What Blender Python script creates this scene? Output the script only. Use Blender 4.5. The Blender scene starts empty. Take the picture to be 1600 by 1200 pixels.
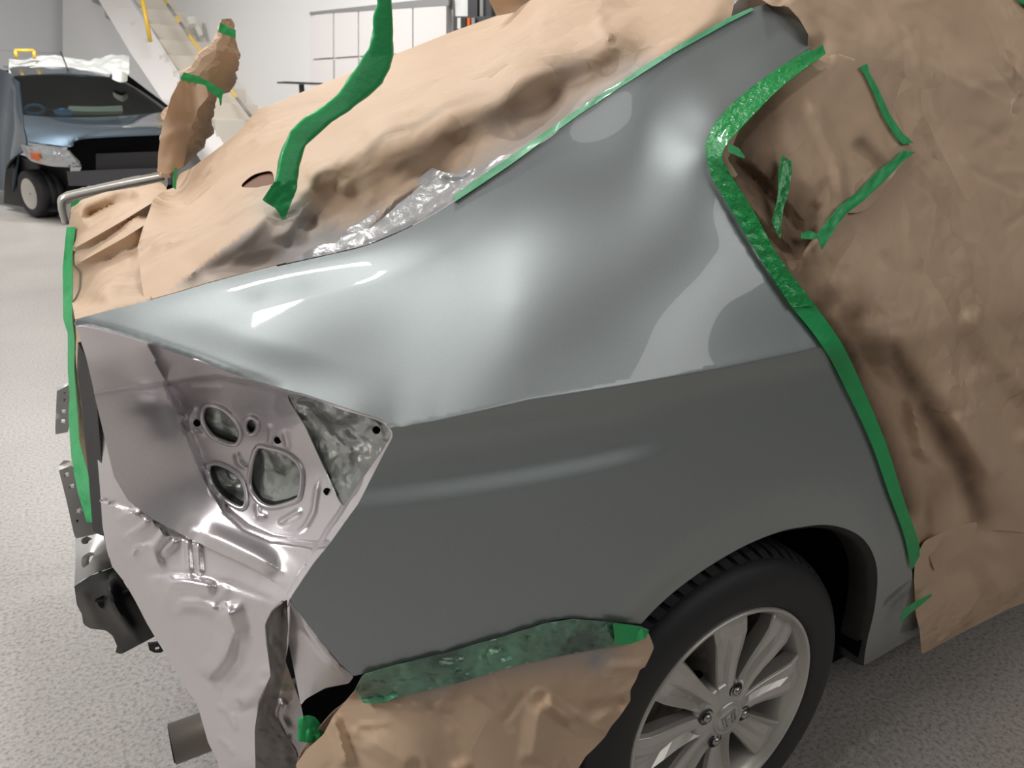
import bpy, bmesh, math, random
import numpy as np
from mathutils import Vector, Matrix, noise as mnoise
from mathutils.geometry import delaunay_2d_cdt

random.seed(7)
sc = bpy.context.scene
COL = sc.collection

# ------------------------------------------------------------------ camera
F, YAW, PITCH, ROLL = 1188.195, .537096, .343142, .0245781
CAM = np.array([-.872674, -.707251, 1.286283])
_h = np.array([math.sin(YAW), math.cos(YAW), 0]); _r = np.array([math.cos(YAW), -math.sin(YAW), 0]); _u = np.array([0, 0, 1.])
FWD = _h*math.cos(PITCH) - _u*math.sin(PITCH)
_up = _u*math.cos(PITCH) + _h*math.sin(PITCH)
RGT = math.cos(ROLL)*_r + math.sin(ROLL)*_up
UPV = -math.sin(ROLL)*_r + math.cos(ROLL)*_up
cam_d = bpy.data.cameras.new('camera'); cam = bpy.data.objects.new('camera', cam_d); COL.objects.link(cam)
m = Matrix(((RGT[0], UPV[0], -FWD[0], CAM[0]), (RGT[1], UPV[1], -FWD[1], CAM[1]), (RGT[2], UPV[2], -FWD[2], CAM[2]), (0, 0, 0, 1)))
cam.matrix_world = m
cam_d.sensor_width = 36; cam_d.lens = F/1600*36; cam_d.clip_start = .05; cam_d.clip_end = 100
cam_d.dof.use_dof = True; cam_d.dof.focus_distance = 1.25; cam_d.dof.aperture_fstop = 9
sc.camera = cam

# ------------------------------------------------------------------ world, lamps, exposure
w = bpy.data.worlds.new('world'); sc.world = w; w.use_nodes = True
w.node_tree.nodes['Background'].inputs[0].default_value = (.9, .95, 1, 1)
w.node_tree.nodes['Background'].inputs[1].default_value = .12
sc.view_settings.view_transform = 'Standard'; sc.view_settings.look = 'None'
sc.view_settings.gamma = 1; sc.view_settings.use_curve_mapping = False
sc.view_settings.exposure = 0.0
sc.cycles.caustics_reflective = False; sc.cycles.caustics_refractive = False

def lamp(name, loc, target, sx, sy, power, col=(1, .98, .95)):
    d = bpy.data.lights.new(name, 'AREA'); d.shape = 'RECTANGLE'; d.size = sx; d.size_y = sy; d.energy = power; d.color = col
    o = bpy.data.objects.new(name, d); COL.objects.link(o); o.location = loc
    o.rotation_euler = (Vector(target)-Vector(loc)).to_track_quat('-Z', 'Y').to_euler()
    return o
lamp('ceiling_or_fill_light', (-.05, 1.06, 4.0), (-.05, 1.06, 0), .22, .12, 23)
lamp('ceiling_or_fill_light', (-.4, 3.3, 4.1), (-.3, 2.4, 0), 1.4, .4, 62)  # added fill to brighten the paper, set so the panel does not mirror it
lamp('ceiling_or_fill_light', (-3.4, .2, 3.9), (-1.0, .4, .6), 1.4, .4, 88)
lamp('ceiling_or_fill_light', (-2.6, 5.0, 4.0), (-2.2, 5.0, 0), 1.4, .4, 62)
lamp('ceiling_or_fill_light', (-1.5, 10.0, 4.0), (-1.5, 10.4, 0), 1.4, .4, 180)
lamp('ceiling_or_fill_light', (.8, 7.6, 4.0), (1.2, 8.4, 0), 1.4, .4, 150)
lamp('ceiling_or_fill_light', (2.0, -3.4, 4.3), (1.8, -1.8, 0), 6.0, 4.0, 135)  # unseen oversized soft fill added for the near side and door paper

# ------------------------------------------------------------------ materials
def new_mat(name):
    mt = bpy.data.materials.new(name); mt.use_nodes = True
    nt = mt.node_tree; b = nt.nodes['Principled BSDF']
    return mt, nt, b
def N(nt, t, **k):
    n = nt.nodes.new(t)
    for a, v in k.items():
        if a.startswith('i_'): n.inputs[a[2:].replace('_', ' ')].default_value = v
        else: setattr(n, a, v)
    return n
def L(nt, a, b): nt.links.new(a, b)
def coords(nt): return N(nt, 'ShaderNodeTexCoord').outputs['Object']
def add_bump(nt, b, scale, strength, dist=.002, detail=3):
    n = N(nt, 'ShaderNodeTexNoise', i_Scale=scale, i_Detail=detail); L(nt, coords(nt), n.inputs['Vector'])
    bp = N(nt, 'ShaderNodeBump', i_Strength=strength, i_Distance=dist); L(nt, n.outputs['Fac'], bp.inputs['Height']); L(nt, bp.outputs[0], b.inputs['Normal'])
    return n
def simple(name, col, rough=.5, metal=0., coat=0., bump=None, spec=.5):
    mt, nt, b = new_mat(name)
    b.inputs['Base Color'].default_value = (*col, 1); b.inputs['Roughness'].default_value = rough; b.inputs['Metallic'].default_value = metal
    b.inputs['Coat Weight'].default_value = coat; b.inputs['Coat Roughness'].default_value = .03; b.inputs['Specular IOR Level'].default_value = spec
    if bump: add_bump(nt, b, *bump)
    return mt
def paint_mat(name, col, rough, coat, metal=.9):
    mt, nt, b = new_mat(name)
    n = N(nt, 'ShaderNodeTexNoise', i_Scale=1400., i_Detail=1.); L(nt, coords(nt), n.inputs['Vector'])
    r = N(nt, 'ShaderNodeMix', data_type='RGBA'); r.inputs[6].default_value = (*[c*.82 for c in col], 1); r.inputs[7].default_value = (*[c*1.18 for c in col], 1)
    L(nt, n.outputs['Fac'], r.inputs[0]); L(nt, r.outputs[2], b.inputs['Base Color'])
    b.inputs['Metallic'].default_value = metal; b.inputs['Roughness'].default_value = rough
    b.inputs['Coat Weight'].default_value = coat; b.inputs['Coat Roughness'].default_value = .03
    return mt
M = {}
M['paint'] = paint_mat('silver_paint', (.38, .42, .43), .50, 1.)
M['bare'] = paint_mat('thin_silver_coat', (.86, .82, .85), .31, .5, .72)
M['bare_dark'] = simple('sealer_grey', (.23, .21, .2), .45, .5, .3, (60, .5, .003))
def facets(nt, c, scale):
    nz = N(nt, 'ShaderNodeTexNoise', i_Scale=scale*.6, i_Detail=2.); L(nt, c, nz.inputs['Vector'])
    ad = N(nt, 'ShaderNodeVectorMath', operation='MULTIPLY_ADD'); L(nt, nz.outputs['Color'], ad.inputs[0]); ad.inputs[1].default_value = (.12, .12, .12); L(nt, c, ad.inputs[2])
    vo = N(nt, 'ShaderNodeTexVoronoi', i_Scale=scale); L(nt, ad.outputs[0], vo.inputs['Vector'])
    df = N(nt, 'ShaderNodeVectorMath', operation='SUBTRACT'); L(nt, ad.outputs[0], df.inputs[0]); L(nt, vo.outputs['Position'], df.inputs[1])
    cc = N(nt, 'ShaderNodeVectorMath', operation='SUBTRACT'); L(nt, vo.outputs['Color'], cc.inputs[0]); cc.inputs[1].default_value = (.5, .5, .5)
    dt = N(nt, 'ShaderNodeVectorMath', operation='DOT_PRODUCT'); L(nt, df.outputs[0], dt.inputs[0]); L(nt, cc.outputs[0], dt.inputs[1]); return dt.outputs['Value']
def paper_mat():
    mt, nt, b = new_mat('kraft_paper')
    c = coords(nt)
    n1 = N(nt, 'ShaderNodeTexNoise', i_Scale=5., i_Detail=4.); L(nt, c, n1.inputs['Vector'])
    mx = N(nt, 'ShaderNodeMix', data_type='RGBA'); mx.inputs[6].default_value = (.53, .375, .255, 1); mx.inputs[7].default_value = (.64, .47, .335, 1)
    L(nt, n1.outputs['Fac'], mx.inputs[0])
    at = N(nt, 'ShaderNodeAttribute', attribute_name='tint'); sp = N(nt, 'ShaderNodeSeparateColor'); L(nt, at.outputs['Color'], sp.inputs[0])  # red channel: silver overspray; green channel: darker brown
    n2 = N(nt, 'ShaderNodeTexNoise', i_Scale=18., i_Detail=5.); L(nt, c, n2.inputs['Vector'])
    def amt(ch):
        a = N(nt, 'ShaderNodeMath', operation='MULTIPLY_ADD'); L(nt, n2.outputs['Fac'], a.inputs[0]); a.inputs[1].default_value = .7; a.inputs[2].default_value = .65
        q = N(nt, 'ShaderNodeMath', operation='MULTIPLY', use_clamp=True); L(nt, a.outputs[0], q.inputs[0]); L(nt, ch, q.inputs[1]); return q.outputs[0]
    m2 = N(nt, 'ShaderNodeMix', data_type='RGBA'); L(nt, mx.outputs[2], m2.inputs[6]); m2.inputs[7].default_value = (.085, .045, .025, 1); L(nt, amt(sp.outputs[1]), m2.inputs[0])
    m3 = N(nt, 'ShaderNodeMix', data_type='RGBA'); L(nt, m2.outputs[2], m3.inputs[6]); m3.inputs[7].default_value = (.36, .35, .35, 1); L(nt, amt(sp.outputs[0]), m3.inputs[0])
    L(nt, m3.outputs[2], b.inputs['Base Color'])
    b.inputs['Roughness'].default_value = .62; b.inputs['Specular IOR Level'].default_value = .3
    nm = N(nt, 'ShaderNodeTexNoise', i_Scale=3., i_Detail=1.); L(nt, c, nm.inputs['Vector'])
    mr = N(nt, 'ShaderNodeMapRange'); mr.inputs[1].default_value = .4; mr.inputs[2].default_value = .65; mr.inputs[3].default_value = .15; mr.inputs[4].default_value = 1.; L(nt, nm.outputs['Fac'], mr.inputs[0])
    b1 = N(nt, 'ShaderNodeBump', i_Distance=.35); L(nt, mr.outputs[0], b1.inputs['Strength']); L(nt, facets(nt, c, 7.), b1.inputs['Height'])
    b2 = N(nt, 'ShaderNodeBump', i_Distance=.22); L(nt, mr.outputs[0], b2.inputs['Strength']); L(nt, facets(nt, c, 19.), b2.inputs['Height']); L(nt, b1.outputs[0], b2.inputs['Normal'])
    L(nt, b2.outputs[0], b.inputs['Normal'])
    return mt
M['paper'] = paper_mat()
M['paper_shaded'] = simple('paper_shaded_brown', (.17, .075, .035), .7)  # shade under the lifted edge and in the torn hole is in this brown
def tape_mat(name, c1, c2, mist):
    mt, nt, b = new_mat(name); c = coords(nt)
    n = N(nt, 'ShaderNodeTexNoise', i_Scale=35., i_Detail=4.); L(nt, c, n.inputs['Vector'])
    mx = N(nt, 'ShaderNodeMix', data_type='RGBA'); mx.inputs[6].default_value = (*c1, 1); mx.inputs[7].default_value = (*c2, 1); L(nt, n.outputs['Fac'], mx.inputs[0])
    L(nt, mx.outputs[2], b.inputs['Base Color'])
    b.inputs['Roughness'].default_value = .22 if mist else .45; b.inputs['Coat Weight'].default_value = .6 if mist else .1; b.inputs['Coat Roughness'].default_value = .08
    add_bump(nt, b, 130. if mist else 90., .9 if mist else .25, .004)
    return mt
M['tape'] = tape_mat('green_tape', (.014, .33, .085), (.025, .44, .14), False)
M['tape_wet'] = tape_mat('green_tape_glossy', (.008, .27, .06), (.015, .36, .09), True)
M['tape_pale'] = tape_mat('green_tape_misted', (.06, .34, .15), (.12, .40, .23), False)
def misted_tape():
    mt = tape_mat('green_tape_sprayed', (.09, .14, .115), (.17, .34, .23), True); nt = mt.node_tree; b = nt.nodes['Principled BSDF']; c = coords(nt)
    b.inputs['Metallic'].default_value = .35; b.inputs['Roughness'].default_value = .24
    mx = [n for n in nt.nodes if n.type == 'MIX'][0]; n = N(nt, 'ShaderNodeTexNoise', i_Scale=14., i_Detail=4.); L(nt, c, n.inputs['Vector'])
    r = N(nt, 'ShaderNodeMapRange'); r.inputs[1].default_value = .42; r.inputs[2].default_value = .62; L(nt, n.outputs['Fac'], r.inputs[0]); L(nt, r.outputs[0], mx.inputs[0])
    b1 = N(nt, 'ShaderNodeBump', i_Distance=.5, i_Strength=.8); L(nt, facets(nt, c, 22.), b1.inputs['Height']); L(nt, b1.outputs[0], b.inputs['Normal'])
    return mt
M['tape_grey'] = misted_tape()
M['film'] = simple('sprayed_film', (.50, .50, .51), .3, .25, .5, (40, .6, .006))
def foil_mat():
    mt, nt, b = new_mat('crinkled_film'); c = coords(nt)
    n = N(nt, 'ShaderNodeTexNoise', i_Scale=30., i_Detail=3.); L(nt, c, n.inputs['Vector'])
    mx = N(nt, 'ShaderNodeMix', data_type='RGBA'); mx.inputs[6].default_value = (.45, .52, .48, 1); mx.inputs[7].default_value = (.78, .80, .78, 1); L(nt, n.outputs['Fac'], mx.inputs[0]); L(nt, mx.outputs[2], b.inputs['Base Color'])
    b.inputs['Metallic'].default_value = .5; b.inputs['Roughness'].default_value = .22; b.inputs['Coat Weight'].default_value = .7
    b1 = N(nt, 'ShaderNodeBump', i_Distance=.5, i_Strength=.7); L(nt, facets(nt, c, 13.), b1.inputs['Height'])
    b2 = N(nt, 'ShaderNodeBump', i_Distance=.3, i_Strength=.5); L(nt, facets(nt, c, 34.), b2.inputs['Height']); L(nt, b1.outputs[0], b2.inputs['Normal']); L(nt, b2.outputs[0], b.inputs['Normal'])
    return mt
M['foil'] = foil_mat()
M['rubber'] = simple('tyre_rubber', (.027, .027, .029), .55, 0, 0, (150, .25, .001), .4)
M['alloy'] = simple('alloy_paint', (.60, .58, .54), .34, .5, .4)
M['chrome'] = simple('nut_steel', (.5, .5, .48), .25, 1.)
M['black'] = simple('black_plastic', (.012, .012, .013), .45)
M['void'] = simple('inner_shade_black', (.006, .006, .007), .9, 0, 0, None, .1)  # near-black inner body; shade of mouths, holes and gaps put into the colour
M['zinc'] = simple('zinc_steel', (.62, .62, .62), .35, .4)
M['steel_dk'] = simple('dull_steel', (.2, .18, .16), .4, .8)
M['white'] = simple('white_wall_paint', (.74, .74, .74), .6)
M['offwhite'] = simple('cabinet_white', (.72, .69, .68), .5)
M['wall_grey'] = simple('grey_wall', (.16, .17, .18), .6)
M['step'] = simple('stone_tread', (.62, .57, .5), .5, 0, 0, (8, .1, .002))
M['dark_metal'] = simple('dark_metal', (.06, .06, .065), .5, .4)
M['blue_paint'] = paint_mat('blue_car_paint', (.095, .14, .185), .35, 1.)
M['yellow'] = simple('yellow_rail', (.75, .48, .05), .4)
M['grey_rail'] = simple('grey_rail', (.25, .25, .25), .4)
M['lamp_glass'] = simple('headlamp_glass', (.42, .44, .46), .12, .6, 1., (14, .6, .05))
M['orange'] = simple('amber_lens', (.6, .13, .03), .2)
M['plastic_sheet'] = simple('clear_sheet', (.62, .64, .62), .3, 0, .5, (6, .6, .03))
M['blue_cloth'] = simple('blue_cloth', (.06, .18, .38), .8)
M['white_cloth'] = simple('pale_cloth', (.65, .66, .6), .8)
M['gap'] = simple('rubber_black', (.01, .01, .01), .8)
def glass_mat():
    mt, nt, b = new_mat('windscreen_glass')
    for n in list(nt.nodes):
        if n.type == 'BSDF_PRINCIPLED': nt.nodes.remove(n)
    t = N(nt, 'ShaderNodeBsdfTransparent'); t.inputs[0].default_value = (.55, .6, .58, 1)
    g = N(nt, 'ShaderNodeBsdfGlossy'); g.inputs['Roughness'].default_value = .03
    mx = N(nt, 'ShaderNodeMixShader'); mx.inputs[0].default_value = .1
    L(nt, t.outputs[0], mx.inputs[1]); L(nt, g.outputs[0], mx.inputs[2]); L(nt, mx.outputs[0], nt.nodes['Material Output'].inputs[0])
    return mt
M['glass'] = glass_mat()
def floor_mat():
    mt, nt, b = new_mat('terrazzo_floor'); c = coords(nt)
    v = N(nt, 'ShaderNodeTexNoise', i_Scale=95., i_Detail=3., i_Roughness=.7); L(nt, c, v.inputs['Vector'])
    r = N(nt, 'ShaderNodeValToRGB'); L(nt, v.outputs['Fac'], r.inputs[0])
    e = r.color_ramp.elements; e[0].position = .33; e[0].color = (.10, .09, .08, 1); e[1].position = .62; e[1].color = (.43, .40, .375, 1)
    k = r.color_ramp.elements.new(.46); k.color = (.305, .285, .265, 1)
    n = N(nt, 'ShaderNodeTexNoise', i_Scale=1.3, i_Detail=4.); L(nt, c, n.inputs['Vector'])
    mx = N(nt, 'ShaderNodeMix', data_type='RGBA', blend_type='MULTIPLY'); mx.inputs[0].default_value = .5
    L(nt, r.outputs[0], mx.inputs[6]); L(nt, n.outputs['Fac'], mx.inputs[7]); 
    mul = N(nt, 'ShaderNodeMix', data_type='RGBA', blend_type='ADD'); mul.inputs[0].default_value = .12; L(nt, mx.outputs[2], mul.inputs[6]); mul.inputs[7].default_value = (1, .96, .93, 1)
    L(nt, mul.outputs[2], b.inputs['Base Color']); b.inputs['Roughness'].default_value = .38
    return mt
M['floor'] = floor_mat()
def tile_mat():
    mt, nt, b = new_mat('tiled_wall')
    tc = N(nt, 'ShaderNodeTexCoord'); mp = N(nt, 'ShaderNodeMapping'); mp.inputs['Rotation'].default_value = (math.pi/2, 0, 0); L(nt, tc.outputs['Object'], mp.inputs['Vector'])
    br = N(nt, 'ShaderNodeTexBrick', offset=0.); br.inputs['Scale'].default_value = 1; br.inputs['Brick Width'].default_value = 1.4; br.inputs['Row Height'].default_value = 1.05
    br.inputs['Mortar Size'].default_value = .008; br.inputs['Color1'].default_value = br.inputs['Color2'].default_value = (.72, .73, .75, 1); br.inputs['Mortar'].default_value = (.55, .55, .56, 1)
    L(nt, mp.outputs[0], br.inputs['Vector']); L(nt, br.outputs[0], b.inputs['Base Color']); b.inputs['Roughness'].default_value = .45
    return mt
M['tile'] = tile_mat()

# ------------------------------------------------------------------ helpers
def link(name, me, mat, parent=None, smooth=True):
    o = bpy.data.objects.new(name, me); COL.objects.link(o)
    if mat: me.materials.append(M[mat] if isinstance(mat, str) else mat)
    if smooth:
        for p_ in me.polygons: p_.use_smooth = True
    if parent is not None:
        o.parent = parent; o.matrix_parent_inverse = parent.matrix_world.inverted()
    return o
def tag(o, label, cat, group=None, kind=None):
    if label: o['label'] = label
    if cat: o['category'] = cat
    if group: o['group'] = group
    if kind: o['kind'] = kind
    return o
def empty(name, loc, label, cat, group=None):
    o = bpy.data.objects.new(name, None); COL.objects.link(o); o.location = loc; o.empty_display_size = .1
    o.matrix_world = Matrix.Translation(loc)
    return tag(o, label, cat, group)
def struct(o): o['kind'] = 'structure'; return o

def W(px, py, y):
    "points of the world at depth y (metres into the hall) seen along the sight lines px, py"
    px = np.asarray(px, float); py = np.asarray(py, float)
    d = RGT[None]*((px-800)/F)[:, None] + UPV[None]*((600-py)/F)[:, None] + FWD[None]
    t = (np.asarray(y, float)-CAM[1])/d[:, 1]
    return CAM + t[:, None]*d
def W1(px, py, y): return Vector(W([px], [py], [y])[0])
def onfloor(px, py, z=0.):
    d = RGT*(px-800)/F + UPV*(600-py)/F + FWD
    return Vector(CAM + d*(z-CAM[2])/d[2])
def tps(ctrl, lam=1e-5):
    c = np.array(ctrl, float); X = c[:, :2]/400; y = c[:, 2]; n = len(X)
    def U(r2): return np.where(r2 > 1e-12, r2*np.log(r2+1e-20), 0)
    K = U(((X[:, None]-X[None])**2).sum(-1)) + np.diag(lam*np.ones(n))
    P = np.c_[np.ones(n), X]; A = np.block([[K, P], [P.T, np.zeros((3, 3))]])
    s = np.linalg.lstsq(A, np.r_[y, 0, 0, 0], rcond=None)[0]
    def f(px, py):
        Q = np.c_[np.asarray(px, float), np.asarray(py, float)]/400
        return U(((Q[:, None]-X[None])**2).sum(-1))@s[:n] + np.c_[np.ones(len(Q)), Q]@s[n:]
    return f
def implicit(g, y0=0.):
    "sight line meets the body surface y = g(x, z)"
    def f(px, py):
        y = np.full(len(px), y0)
        for _ in range(25):
            P = W(px, py, y); y = np.clip(.5*y + .5*g(P[:, 0], P[:, 2]), -.4, .6)
        return y
    return f
def crv(pts, step=None, n=None, closed=False):
    "Catmull-Rom through points, resampled by arc length"
    p = np.array(pts, float); k = len(p)
    out = []
    rng = k if closed else k-1
    for i in range(rng):
        if closed: a, b, c, d = p[i-1], p[i], p[(i+1) % k], p[(i+2) % k]
        else: a, b, c, d = p[max(i-1, 0)], p[i], p[i+1], p[min(i+2, k-1)]
        for t in np.linspace(0, 1, 12)[:-1]:
            out.append(.5*((2*b)+(c-a)*t+(2*a-5*b+4*c-d)*t*t+(3*b-a-3*c+d)*t**3))
    if not closed: out.append(p[-1])
    else: out.append(out[0])
    return resample(np.array(out), step, n)
def resample(p, step=None, n=None):
    p = np.array(p, float); s = np.r_[0, np.cumsum(np.linalg.norm(np.diff(p[:, :2], axis=0), axis=1))]
    if n is None: n = max(2, int(round(s[-1]/step))+1)
    t = np.linspace(0, s[-1], n)
    return np.stack([np.interp(t, s, p[:, i]) for i in range(p.shape[1])], 1)
def inside(px, py, poly):
    r = np.zeros(len(px), bool); a = poly; b = np.roll(poly, -1, 0)
    for (x1, y1), (x2, y2) in zip(a[:, :2], b[:, :2]):
        if y1 == y2: continue
        c = ((y1 > py) != (y2 > py)) & (px < (x2-x1)*(py-y1)/(y2-y1)+x1)
        r ^= c
    return r
def pdist(px, py, poly, signed=False):
    best = np.full(len(px), 1e9); sg = np.ones(len(px))
    poly = np.asarray(poly, float)
    for i in range(len(poly)-1):
        ax, ay = poly[i, :2]; bx, by = poly[i+1, :2]; dx, dy = bx-ax, by-ay; l2 = dx*dx+dy*dy+1e-9
        t = np.clip(((px-ax)*dx+(py-ay)*dy)/l2, 0, 1); d = np.hypot(px-ax-t*dx, py-ay-t*dy)
        mk = d < best; best = np.where(mk, d, best)
        if signed: sg = np.where(mk, np.sign(dx*(py-ay)-dy*(px-ax)), sg)
    return best*sg if signed else best
def sm(t): t = np.clip(t, 0, 1); return t*t*(3-2*t)
def fold_sum(px, py, folds):
    "creases and bulges: amount towards the viewer in metres"
    z = np.zeros(len(px))
    for poly, amp, wd, kind in folds:
        if kind == 'step':
            d = pdist(px, py, poly, True); z += amp*sm(d/wd+.5)
        else:
            d = pdist(px, py, poly)
            q = np.array(poly, float); l = np.linalg.norm(np.diff(q, axis=0), axis=1).sum()
            if l > 60:      # long creases die out towards their ends
                tip = np.minimum(np.hypot(px-q[0, 0], py-q[0, 1]), np.hypot(px-q[-1, 0], py-q[-1, 1])); d = d + wd*1.2*(1-sm(tip/(.28*l)))**2
            if kind == 'ridge': z += amp*np.exp(-(d/wd)**2)
            elif kind == 'tent': z += amp*np.clip(1-d/wd, 0, 1)
    return z
def crumple(px, py, amp, scale, seed=0, facets=7):
    rs = np.random.RandomState(seed); z = np.zeros(len(px))
    def low(s, off):
        return np.array([mnoise.noise(Vector((a/s+off, b/s-off*.7, off))) for a, b in zip(px, py)])
    wx = low(scale*1.4, 3.1+seed)*scale*.35; wy = low(scale*1.4, 9.7+seed)*scale*.35
    for i in range(facets):
        th = rs.rand()*math.pi; wl = scale*(.5+1.3*rs.rand())
        u = ((px+wx)*math.cos(th)+(py+wy)*math.sin(th))/wl + rs.rand()
        tri = 1-np.abs((u % 1)*2-1)
        mk = sm(low(scale*.9, 17.3*i+seed*5.1)*1.6+.25)
        z += tri*mk*(.4+.9*rs.rand())
    return amp*.8*(z/facets*2.2) + amp*.2*low(scale*.9, 41.+seed)
def creases(poly, n, a0, a1, lmin, lmax, amp, wd, seed):
    "straight sharp paper creases scattered over an outline"
    rs = np.random.RandomState(seed); P = np.array(poly, float); out = []
    lo, hi = P.min(0), P.max(0)
    while len(out) < n:
        c = lo + rs.rand(2)*(hi-lo)
        if not inside(c[:1], c[1:], P)[0]: continue
        th = math.radians(a0+(a1-a0)*rs.rand()); l = lmin+(lmax-lmin)*rs.rand(); d = np.array([math.cos(th), math.sin(th)])*l/2; k = np.array([-d[1], d[0]])*.15*(rs.rand()-.5)
        out.append(([tuple(c-d), tuple(c+k), tuple(c+d)], amp*(.5+rs.rand())*(1 if rs.rand() > .4 else -1), wd*(.6+.8*rs.rand()), 'tent'))
    return out
def sheet(name, outline, depth, mat, parent=None, step=7, folds=(), crump=None, holes=(), lines=(), tints=(), thick=.0012, smooth_edge=False, off=0., fade=None, flat=False):
    out = crv(outline, step, closed=True)[:-1] if smooth_edge else resample(np.vstack([outline, outline[:1]]), step)[:-1]
    hol = [crv(h, step*.7, closed=True)[:-1] for h in holes]
    lin = [resample(np.array(l, float), step) for l in lines]
    x0, y0 = out[:, :2].min(0); x1, y1 = out[:, :2].max(0)
    gx, gy = np.meshgrid(np.arange(x0, x1, step), np.arange(y0, y1, step*.87)); gx = gx + (np.arange(gx.shape[0]) % 2)[:, None]*step*.5
    gx = gx.ravel(); gy = gy.ravel()
    k = inside(gx, gy, out)
    for h in hol: k &= ~inside(gx, gy, h)
    gx, gy = gx[k], gy[k]
    k = pdist(gx, gy, np.vstack([out, out[:1]])) > step*.55
    for h in hol: k &= pdist(gx, gy, np.vstack([h, h[:1]])) > step*.5
    for l in lin: k &= pdist(gx, gy, l) > step*.5
    gx, gy = gx[k], gy[k]
    vs = []; es = []
    for loop in [out]+hol:
        b = len(vs); vs += [tuple(q[:2]) for q in loop]; es += [(b+i, b+(i+1) % len(loop)) for i in range(len(loop))]
    for l in lin:
        b = len(vs); vs += [tuple(q[:2]) for q in l]; es += [(b+i, b+i+1) for i in range(len(l)-1)]
    vs += list(zip(gx, gy))
    co, _, fa, *_r = delaunay_2d_cdt([Vector(v) for v in vs], es, [], 0, 1e-4, False)
    P2 = np.array([(c.x, c.y) for c in co]); fa = np.array([f for f in fa if len(f) == 3])
    cen = P2[fa].mean(1); k = inside(cen[:, 0], cen[:, 1], out)
    for h in hol: k &= ~inside(cen[:, 0], cen[:, 1], h)
    fa = fa[k]
    px, py = P2[:, 0], P2[:, 1]
    z = np.zeros(len(px))
    if folds: z += fold_sum(px, py, folds)
    if crump: z += crumple(px, py, *crump)
    if fade: z *= sm(pdist(px, py, np.array(fade[0], float))/fade[1])
    y = depth(px, py) - off - z
    P = W(px, py, y)
    me = bpy.data.meshes.new(name)
    # orient towards the viewer
    a = P[fa]; nn = np.cross(a[:, 1]-a[:, 0], a[:, 2]-a[:, 0]); fl = (nn*(CAM-a.mean(1))).sum(1) < 0
    fa[fl] = fa[fl][:, ::-1]
    me.from_pydata([tuple(v) for v in P], [], [tuple(int(i) for i in f) for f in fa]); me.update()
    if tints is not None and len(tints):
        col = np.zeros((len(px), 4), np.float32); col[:, 3] = 1
        for poly, wd, s, ch in tints:
            if wd == 0:
                col[:, ch] = np.maximum(col[:, ch], np.where(inside(px, py, np.array(poly, float)), s, 0)); continue
            if len(poly) == 1: d = np.hypot(px-poly[0][0], py-poly[0][1])
            else: d = pdist(px, py, poly)
            col[:, ch] = np.maximum(col[:, ch], s*np.exp(-(d/wd)**2))
        at = me.color_attributes.new('tint', 'FLOAT_COLOR', 'POINT'); at.data.foreach_set('color', col.ravel())
    o = link(name, me, mat, parent, not flat)
    bm = bmesh.new(); bm.from_mesh(me); lo = [v for v in bm.verts if not v.link_faces]; bmesh.ops.delete(bm, geom=lo, context='VERTS'); bm.to_mesh(me); bm.free()
    if thick:
        sd = o.modifiers.new('thickness', 'SOLIDIFY'); sd.thickness = thick; sd.offset = -1
        es = o.modifiers.new('sharp_rim', 'EDGE_SPLIT'); es.split_angle = math.radians(62)
    return o
def gridmesh(name, G, mat, parent=None, thick=0, closed_u=False, caps=False):
    "G: array rows x cols x 3"
    G = np.asarray(G, float); r, c = G.shape[:2]; fs = []
    for i in range(r-1):
        for j in range(c if closed_u else c-1):
            j2 = (j+1) % c; fs.append((i*c+j, i*c+j2, (i+1)*c+j2, (i+1)*c+j))
    if caps: fs.append(tuple(range(c))[::-1]); fs.append(tuple((r-1)*c+j for j in range(c)))
    me = bpy.data.meshes.new(name); me.from_pydata([tuple(v) for v in G.reshape(-1, 3)], [], fs); me.update()
    bm = bmesh.new(); bm.from_mesh(me)
    if closed_u: bmesh.ops.recalc_face_normals(bm, faces=bm.faces)
    bm.to_mesh(me); bm.free()
    o = link(name, me, mat, parent)
    if thick:
        sd = o.modifiers.new('thickness', 'SOLIDIFY'); sd.thickness = thick; sd.offset = 0
        es = o.modifiers.new('sharp_rim', 'EDGE_SPLIT'); es.split_angle = math.radians(62)
    return o
def depth_of(d, pts):
    if callable(d): return d(pts[:, 0], pts[:, 1])
    if np.ndim(d) == 0: return np.full(len(pts), float(d))
    return np.interp(np.linspace(0, 1, len(pts)), np.linspace(0, 1, len(d)), d)
def ribbon(name, left, right, dl, dr, mat, parent=None, n=40, m=6, thick=.0008, off=.002, wr=.0012, seed=0):
    "tape strip lying between two edges"
    A = resample(left, n=n); B = resample(right, n=n)
    ya = depth_of(dl, A); yb = depth_of(dr, B); rows = []
    for i in range(n):
        t = np.linspace(0, 1, m); q = A[i, :2][None]*(1-t[:, None])+B[i, :2][None]*t[:, None]; y = ya[i]*(1-t)+yb[i]*t - off
        y = y - np.array([wr*(mnoise.noise(Vector((a/9+seed, b/9, seed)))+.6*mnoise.noise(Vector((a/23, b/23+seed, 5)))) for a, b in q])*np.minimum(1, np.sin(t*math.pi)+.4)
        rows.append(W(q[:, 0], q[:, 1], y))
    o = gridmesh(name, np.array(rows), mat, parent, thick)
    return o
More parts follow.
